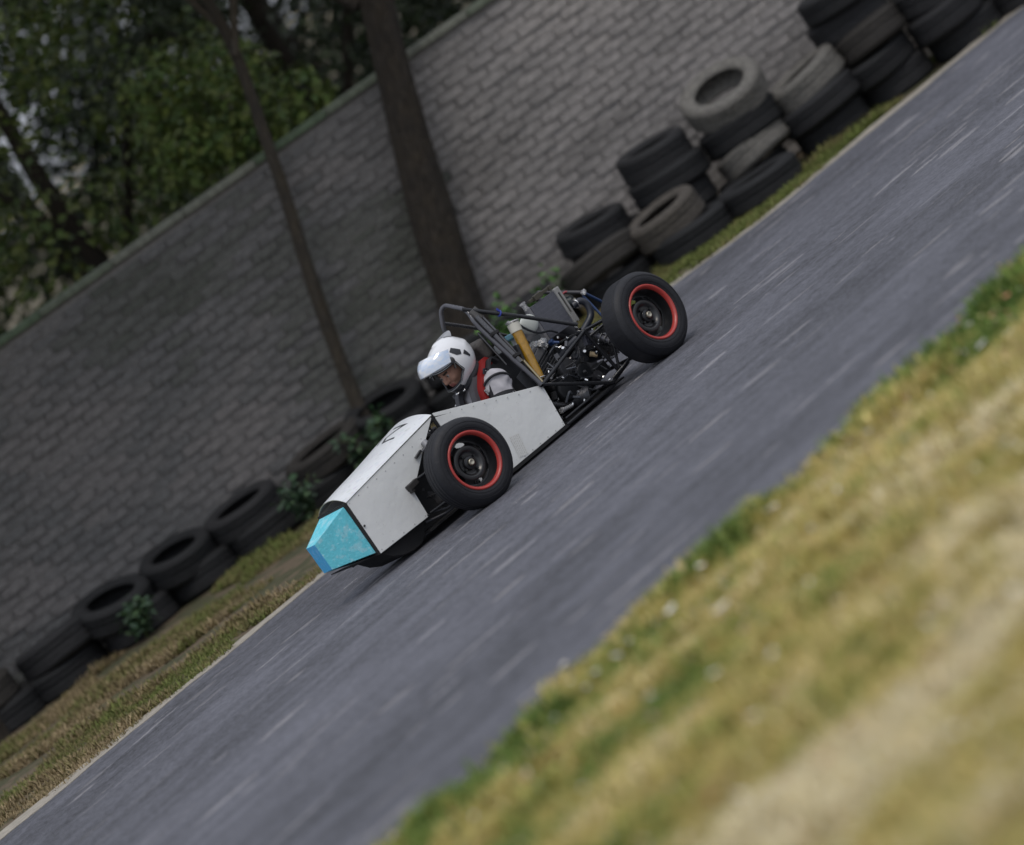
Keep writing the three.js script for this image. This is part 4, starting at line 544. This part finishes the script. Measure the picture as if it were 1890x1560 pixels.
{
  const driver = thing('person', 'driver in pale grey race suit and white helmet leaning forward in the cockpit', 'person', [0, 0, 0]);
  const bones = [[[0.1, 0.17, 0.07], [0.1, 0.17, -0.07], 0.1, 0.1, 0.05], [[0.1, 0.2, 0], [0.04, 0.38, 0], 0.115, 0.125, 0.06], [[0.02, 0.43, 0.09], [0.02, 0.43, -0.09], 0.095, 0.095, 0.06], [[0.03, 0.47, 0], [-0.01, 0.56, 0], 0.062, 0.056, 0.04]];
  for (const s of [1, -1]) bones.push([[0.025, 0.462, s * 0.145], [-0.02, 0.36, s * 0.168], 0.08, 0.062, 0.045], [[-0.02, 0.36, s * 0.168], [-0.08, 0.24, s * 0.185], 0.062, 0.048, 0.025], [[-0.08, 0.24, s * 0.185], [-0.3, 0.385, s * 0.125], 0.048, 0.036, 0.025], [[0.08, 0.16, s * 0.08], [-0.36, 0.28, s * 0.09], 0.088, 0.06, 0.05], [[-0.36, 0.28, s * 0.09], [-0.74, 0.14, s * 0.08], 0.06, 0.045, 0.03], [[-0.74, 0.13, s * 0.08], [-0.8, 0.24, s * 0.08], 0.042, 0.034, 0.02]);
  const bodyF = (x, y, z) => { let d = 9; for (const [a, b, ra, rb, k] of bones) d = smin(d, capsule([x, y, z], a, b, ra, rb), k);
    return d + 0.0035 * Math.sin(x * 70 + y * 46 + z * 22) * smooth(0.12, 0.2, Math.abs(z)) + 0.0025 * Math.sin(y * 95 - x * 30 + z * 60); };
  const suit = field(112, 0.6, [-0.36, 0.36, 0], bodyF);
  // hands close on the steering wheel rim
  const hands = []; for (const s of [1, -1]) {
    const q = [-0.355, 0.41, s * 0.115]; const fb = [[[-0.31, 0.39, s * 0.122], [-0.345, 0.415, s * 0.118], 0.03, 0.027]];
    for (let k = 0; k < 4; k++) { const yy = 0.385 + k * 0.018, L = [0.9, 1, 0.96, 0.8][k]; fb.push([[-0.345, yy, s * 0.13], [-0.378 * 1, yy + 0.004, s * (0.133)], 0.0095, 0.009], [[-0.378, yy + 0.004, s * 0.133], [-0.385, yy + 0.004, s * (0.133 - 0.03 * L)], 0.009, 0.008], [[-0.385, yy + 0.004, s * (0.133 - 0.03 * L)], [-0.366, yy + 0.002, s * (0.133 - 0.045 * L)], 0.008, 0.0075]); }
    fb.push([[-0.33, 0.425, s * 0.11], [-0.345, 0.45, s * 0.095], 0.011, 0.01], [[-0.345, 0.45, s * 0.095], [-0.37, 0.452, s * 0.1], 0.01, 0.009]);
    hands.push(field(56, 0.085, [q[0], q[1], q[2]], (x, y, z) => { let d = 9; for (const [a, b, ra, rb] of fb) d = smin(d, capsule([x, y, z], a, b, ra, rb), 0.006); return d; }));
  }
  // head inside the helmet: cranium, jaw, brow, nose, eye sockets, lips; it looks down the track
  const HC = [-0.06, 0.68, 0], pitch = R(16), toHead = (x, y, z) => { const dx = x - HC[0], dy = y - HC[1]; const c = Math.cos(pitch), s = Math.sin(pitch); return [-dx * c - dy * s, -dx * s + dy * c, z]; };   // forward, up, side
  const headF = (x, y, z) => { const [f, u, w] = toHead(x, y, z); const E = (cf, cu, cw, a, b, c) => (Math.hypot((f - cf) / a, (u - cu) / b, (w - cw) / c) - 1) * Math.min(a, b, c);
    let d = smin(E(-0.005, 0.02, 0, 0.096, 0.1, 0.076), E(0.035, -0.05, 0, 0.062, 0.066, 0.056), 0.04); d = smin(d, E(0.085, 0.016, 0, 0.016, 0.014, 0.05), 0.02); d = smin(d, capsule([f, u, w], [0.094, 0.008, 0], [0.116, -0.03, 0], 0.007, 0.013), 0.012); d = smin(d, capsule([f, u, w], [0.106, -0.034, 0.011], [0.106, -0.034, -0.011], 0.009, 0.009), 0.006);
    for (const s of [1, -1]) { d = Math.max(d, -E(0.1, -0.004, s * 0.032, 0.02, 0.012, 0.017)); d = smin(d, E(0.088, -0.004, s * 0.032, 0.0125, 0.0125, 0.0125), 0.003); d = smin(d, E(0.075, -0.03, s * 0.04, 0.02, 0.02, 0.02), 0.02); d = smin(d, E(-0.005, -0.01, s * 0.078, 0.018, 0.03, 0.01), 0.008); }
    d = smin(d, capsule([f, u, w], [0.093, -0.062, 0.018], [0.093, -0.062, -0.018], 0.0075, 0.0075), 0.005); d = smin(d, capsule([f, u, w], [0.09, -0.073, 0.015], [0.09, -0.073, -0.015], 0.0085, 0.0085), 0.006); return smin(d, capsule([f, u, w], [-0.02, -0.05, 0], [-0.05, -0.17, 0], 0.055, 0.056), 0.03); };
  const head = field(96, 0.19, HC, headF);
  const paint = (g, f) => { const p = g.attributes.position, c = new Float32Array(p.count * 3); for (let i = 0; i < p.count; i++) c.set(f(p.getX(i), p.getY(i), p.getZ(i)), i * 3); g.setAttribute('color', new THREE.BufferAttribute(c, 3)); return g; };
  paint(suit, (x, y, z) => { const n = 0.92 + 0.16 * vnoise(x * 60 + 90, y * 60 + z * 40 + 90, 999, 999, 2); const boot = x < -0.7; return boot ? [0.03, 0.03, 0.033] : [0.43 * n, 0.42 * n, 0.445 * n]; });
  hands.forEach((h) => paint(h, () => [0.03, 0.03, 0.035]));
  paint(head, (x, y, z) => { const [f, u, w] = toHead(x, y, z); const eye = [1, -1].some((s) => Math.hypot(f - 0.094, u + 0.004, w - s * 0.032) < 0.0115), lip = f > 0.07 && u < -0.056 && u > -0.08 && Math.abs(w) < 0.024, brow = f > 0.07 && u > 0.012 && u < 0.024 && Math.abs(w) > 0.012 && Math.abs(w) < 0.05, hair = u > 0.055 || f < 0.0; return eye ? (Math.hypot(u + 0.004, Math.abs(w) - 0.032) < 0.006 ? [0.03, 0.02, 0.015] : [0.36, 0.33, 0.31]) : lip ? [0.36, 0.13, 0.11] : brow || hair ? [0.03, 0.02, 0.014] : [0.42, 0.23, 0.165]; });  // eye whites greyed to carry the shade inside the helmet
  const body = merge([suit, ...hands, head]); planarUV(body, 'x', 'y', 8);
  part('body', body, std(0xffffff, 0.75, 0, { vertexColors: true, bumpMap: rep(grainLinear, 0.5, 0.5), bumpScale: 0.0006 }), driver);
  // helmet
  const hel = pgroup('helmet', driver, [-0.055, 0.692, 0]); hel.rotation.z = R(20);
  const A0 = 0.16, B0 = 0.142, C0 = 0.127;
  const inOpening = (ang, el) => { const a = Math.abs(ang); return a < 1.22 && el < 0.5 - 0.24 * a && el > -0.52 - 0.05 * Math.cos(a) + 0.22 * smooth(0.7, 1.22, a); };
  const shellAt = (ang, el, k = 1) => { const ce = Math.cos(el), f = Math.cos(ang) * ce, w = Math.sin(ang) * ce, u = Math.sin(el); let rr = k; const chin = smooth(-0.35, -0.75, el) * smooth(1.3, 0.3, Math.abs(ang)); rr *= 1 + 0.1 * chin; rr *= 1 + 0.05 * smooth(0.45, 0.9, el) * smooth(1.9, 2.8, Math.abs(ang)); rr *= 1 + 0.03 * Math.exp(-((el - 0.12) ** 2) / 0.015) * smooth(1.7, 2.6, Math.abs(ang)); return [-A0 * f * rr, B0 * u * rr, C0 * w * rr]; };
  const shell = (k, uMin) => { const nu = 120, nv = 70, pos = [], idx = []; for (let j = 0; j <= nv; j++) for (let i = 0; i < nu; i++) pos.push(...shellAt(i / nu * Math.PI * 2 - Math.PI, -0.98 + (j / nv) * (Math.PI / 2 + 0.98), k)); for (let j = 0; j < nv; j++) for (let i = 0; i < nu; i++) { const ang = (i + 0.5) / nu * Math.PI * 2 - Math.PI, el = -0.98 + ((j + 0.5) / nv) * (Math.PI / 2 + 0.98); if (inOpening(ang, el)) continue; const a = j * nu + i, b = j * nu + (i + 1) % nu, c = a + nu, d = b + nu; idx.push(a, d, b, a, c, d); } const g = new THREE.BufferGeometry(); g.setAttribute('position', new THREE.Float32BufferAttribute(pos, 3)); g.setIndex(idx); g.computeVertexNormals(); return g; };
  const gloss = phys(rgb(0.74, 0.75, 0.77), 0.25, 0, { clearcoat: 0.8, clearcoatRoughness: 0.1, side: THREE.DoubleSide });
  part('shell', shell(1), gloss, hel); part('lining', shell(0.93), std(rgb(0.02, 0.02, 0.022), 0.9, 0, { side: THREE.DoubleSide }), hel);
  const rim = []; for (let i = 0; i <= 48; i++) { const a = -1.22 + 2.44 * i / 48; rim.push(shellAt(a, 0.5 - 0.24 * Math.abs(a), 0.985)); } for (let i = 48; i >= 0; i--) { const a = -1.22 + 2.44 * i / 48, q = Math.abs(a); rim.push(shellAt(a, -0.52 - 0.05 * Math.cos(q) + 0.22 * smooth(0.7, 1.22, q), 0.985)); } rim.push(rim[0]);
  part('opening_trim', pipe(rim, 0.0075, 160, 8, 0.1), std(rgb(0.02, 0.022, 0.028), 0.5), hel);
  part('opening_stripe', pipe(rim.slice(0, -1).map(([x, y, z]) => [x * 1.03 - 0.001, y * 1.03, z * 1.035]).concat([rim[0].map((q) => q * 1.032)]), 0.0028, 160, 6, 0.1), std(rgb(0.5, 0.53, 0.53), 0.35), hel);
  const bot = []; for (let i = 0; i <= 60; i++) bot.push(shellAt(i / 60 * Math.PI * 2 - Math.PI, -0.97, 0.985)); part('neck_roll', pipe(bot, 0.012, 90, 8), std(rgb(0.018, 0.018, 0.02), 0.8), hel);
  // chin bar cover and vents
  part('chin_cover', grid(24, 10, (u, v) => shellAt(-0.62 + 1.24 * u, -0.95 + 0.34 * v, 1.012)), phys(rgb(0.018, 0.02, 0.026), 0.3, 0, { side: THREE.DoubleSide }), hel);
  part('chin_vent', [ball(0.012, -0.155, -0.108, 0.03, 1, 0.6, 1.4), ball(0.009, -0.135, -0.12, 0.07, 1, 0.6, 1.4)], chrome, hel);
  const patch = (pts, k = 1.022) => { const ctr = pts.reduce((s, p) => [s[0] + p[0] / pts.length, s[1] + p[1] / pts.length], [0, 0]), pos = [], N = 6; const P = pts.map((p) => p); const g = []; for (let i = 0; i < P.length; i++) { const a = P[i], b = P[(i + 1) % P.length]; g.push(grid(N, N, (u, v) => { const x = ctr[0] + (a[0] + (b[0] - a[0]) * u - ctr[0]) * v, y = ctr[1] + (a[1] + (b[1] - a[1]) * u - ctr[1]) * v; return shellAt(x, y, k); })); } return g; };
  const dk = phys(rgb(0.016, 0.018, 0.024), 0.3, 0, { side: THREE.DoubleSide });
  for (const s of [1, -1]) { const sg = (l) => l.map(([a, b]) => [a * s, b]); part('side_vent', patch(sg([[1.42, 0.58], [1.64, 0.62], [1.76, 0.24], [1.62, 0.12], [1.48, 0.26]])), dk, hel); part('side_vent', patch(sg([[1.68, 0.06], [1.86, 0.1], [1.88, -0.24], [1.8, -0.26], [1.75, -0.12]])), dk, hel); part('brow_vent', patch(sg([[0.45, 0.62], [0.75, 0.62], [1.02, 1.02], [0.68, 0.82]]), 1.022), std(rgb(0.07, 0.08, 0.12), 0.4, 0, { side: THREE.DoubleSide }), hel); part('visor_pivot', [lathe([[0.001, 0.012], [0.016, 0.012], [0.02, 0.008], [0.022, 0]], 22).applyMatrix4(new THREE.Matrix4().makeScale(1, 1, s)).translate(-0.06, 0.046, s * 0.112), box(0.05, 0.01, 0.006, -0.07, 0.022, s * 0.118, 0.9)], greySteel, hel); }
  part('spoiler', [sheet(14, 6, 0.006, (u, v) => { const a = Math.PI + (u - 0.5) * 1.1, [x, y, z] = shellAt(a, 1.0 - 0.3 * v, 1.0); const lift = 0.02 * v * (1 - (2 * u - 1) ** 4); return [x + lift * 1.2, y + lift * 0.8, z]; })].flat(2), std(rgb(0.3, 0.31, 0.33), 0.4), hel);
  // raised mirrored visor
  const toH = (x, y, z) => { const dx = x + 0.055, dy = y - 0.692, c = Math.cos(-R(20)), s = Math.sin(-R(20)); return [dx * c - dy * s, dx * s + dy * c, z]; };
  const [vis, vrim] = sheet(44, 12, 0.003, (u, v) => { const a = (u - 0.5) * 2.75, c = Math.cos(a), s = Math.sin(a); const k = v; const up = [-0.085 - 0.128 * c, 0.772 + 0.034 * c, 0.128 * s], lo = [-0.118 - 0.154 * c, 0.706 + 0.012 * c, 0.131 * s]; const b = 0.012 * Math.sin(k * Math.PI) * c; return toH(up[0] + (lo[0] - up[0]) * k - b, up[1] + (lo[1] - up[1]) * k + b, up[2] + (lo[2] - up[2]) * k); });
  const visTex = texture(256, 64, (x, y) => { const u = x / 256, v = y / 64, n = fbm(x / 20, y / 10, 13, 6, 8, 3); const edge = smooth(0.92, 0.97, v); const a = [0.5, 0.64, 0.85], b = [0.8, 0.81, 0.82], k = clamp(n * 1.6 - 0.3); return a.map((c, i) => (c + (b[i] - c) * k) * (1 - 0.9 * clamp(edge))); });
  const vv = part('visor', vis, phys(0xffffff, 0.14, 0.1, { map: visTex, clearcoat: 1, clearcoatRoughness: 0.05, side: THREE.DoubleSide }), hel); hel.add(vv);
  part('visor_edge', vrim, std(rgb(0.03, 0.035, 0.035), 0.4), hel);
  // neck device, shoulder straps, patches
  const red = std(rgb(0.42, 0.014, 0.012), 0.6, 0, { map: grain }), dkCloth = std(rgb(0.03, 0.031, 0.038), 0.75, 0, { map: grain }), greyCloth = std(rgb(0.12, 0.12, 0.135), 0.7, 0, { map: grain });
  for (const s of [1, -1]) {
    const z = (v) => v * s, path = [[0.125, 0.555, z(0.06)], [0.085, 0.598, z(0.07)], [0.03, 0.575, z(0.095)], [-0.03, 0.53, z(0.115)], [-0.07, 0.485, z(0.12)], [-0.095, 0.42, z(0.12)], [-0.1, 0.34, z(0.11)]], sd = [[0.1, 0.2, z(1)], [0.2, 0.1, z(1)], [0.3, 0.3, z(0.9)], [0.35, 0.35, z(0.9)], [0.25, 0.2, z(1)], [0.1, 0.1, z(1)], [0.1, 0, z(1)]];
    const sh = (dx, dy, dz) => path.map(([x, y, q]) => [x + dx, y + dy, q + dz * s]);
    part('neck_brace', [ribbon(path, sd, 0.05, 0.024, 36)], red, driver);
    part('neck_brace_pad', [ribbon(sh(-0.03, 0.006, -0.042), sd, 0.045, 0.03, 36)], greyCloth, driver);
    part('shoulder_strap', [ribbon(sh(0.022, -0.012, 0.036), sd, 0.04, 0.012, 36)], dkCloth, driver);
    part('strap_buckle', [box(0.03, 0.04, 0.012, -0.075, 0.455, z(0.15), 0.3, z(0.6), 0, 0.003)], chrome, driver);
    const ring = []; for (let i = 0; i <= 30; i++) { const a = i / 30 * Math.PI * 2, c = [0.012, 0.455, z(0.158)], ax = V(-0.45, -0.72, z(0.52)).normalize(), e1 = V(0, 0, z(1)).cross(ax).normalize(), e2 = ax.clone().cross(e1); ring.push(V(...c).addScaledVector(e1, Math.cos(a) * 0.081).addScaledVector(e2, Math.sin(a) * 0.081).toArray()); }
    part('sleeve_seam', [pipe(ring, 0.0075, 60, 7)], dkCloth, driver);
    part('sleeve_band', [rod([-0.008, 0.388, z(0.166)], [-0.026, 0.344, z(0.172)], 0.073, 0.068, 26)], dkCloth, driver);
    part('shoulder_badge', [box(0.045, 0.034, 0.008, 0.0, 0.552, z(0.145), -0.5, z(0.35), z(0.55), 0.002)], std(rgb(0.018, 0.02, 0.032), 0.6), driver);
    part('badge_print', [box(0.018, 0.004, 0.002, -0.001, 0.558, z(0.1475), -0.5, z(0.35), z(0.55)), box(0.018, 0.004, 0.002, 0.003, 0.552, z(0.152), -0.5, z(0.35), z(0.55))], std(rgb(0.5, 0.5, 0.52), 0.6), driver);
  }
  part('collar', [pipe([[0.06, 0.6, 0], [0.04, 0.595, 0.055], [-0.03, 0.57, 0.072], [-0.08, 0.545, 0.05], [-0.1, 0.535, 0], [-0.08, 0.545, -0.05], [-0.03, 0.57, -0.072], [0.04, 0.595, -0.055], [0.06, 0.6, 0]], 0.022, 60, 9)], dkCloth, driver);
  shade(driver);
}
renderer.render(scene, camera);
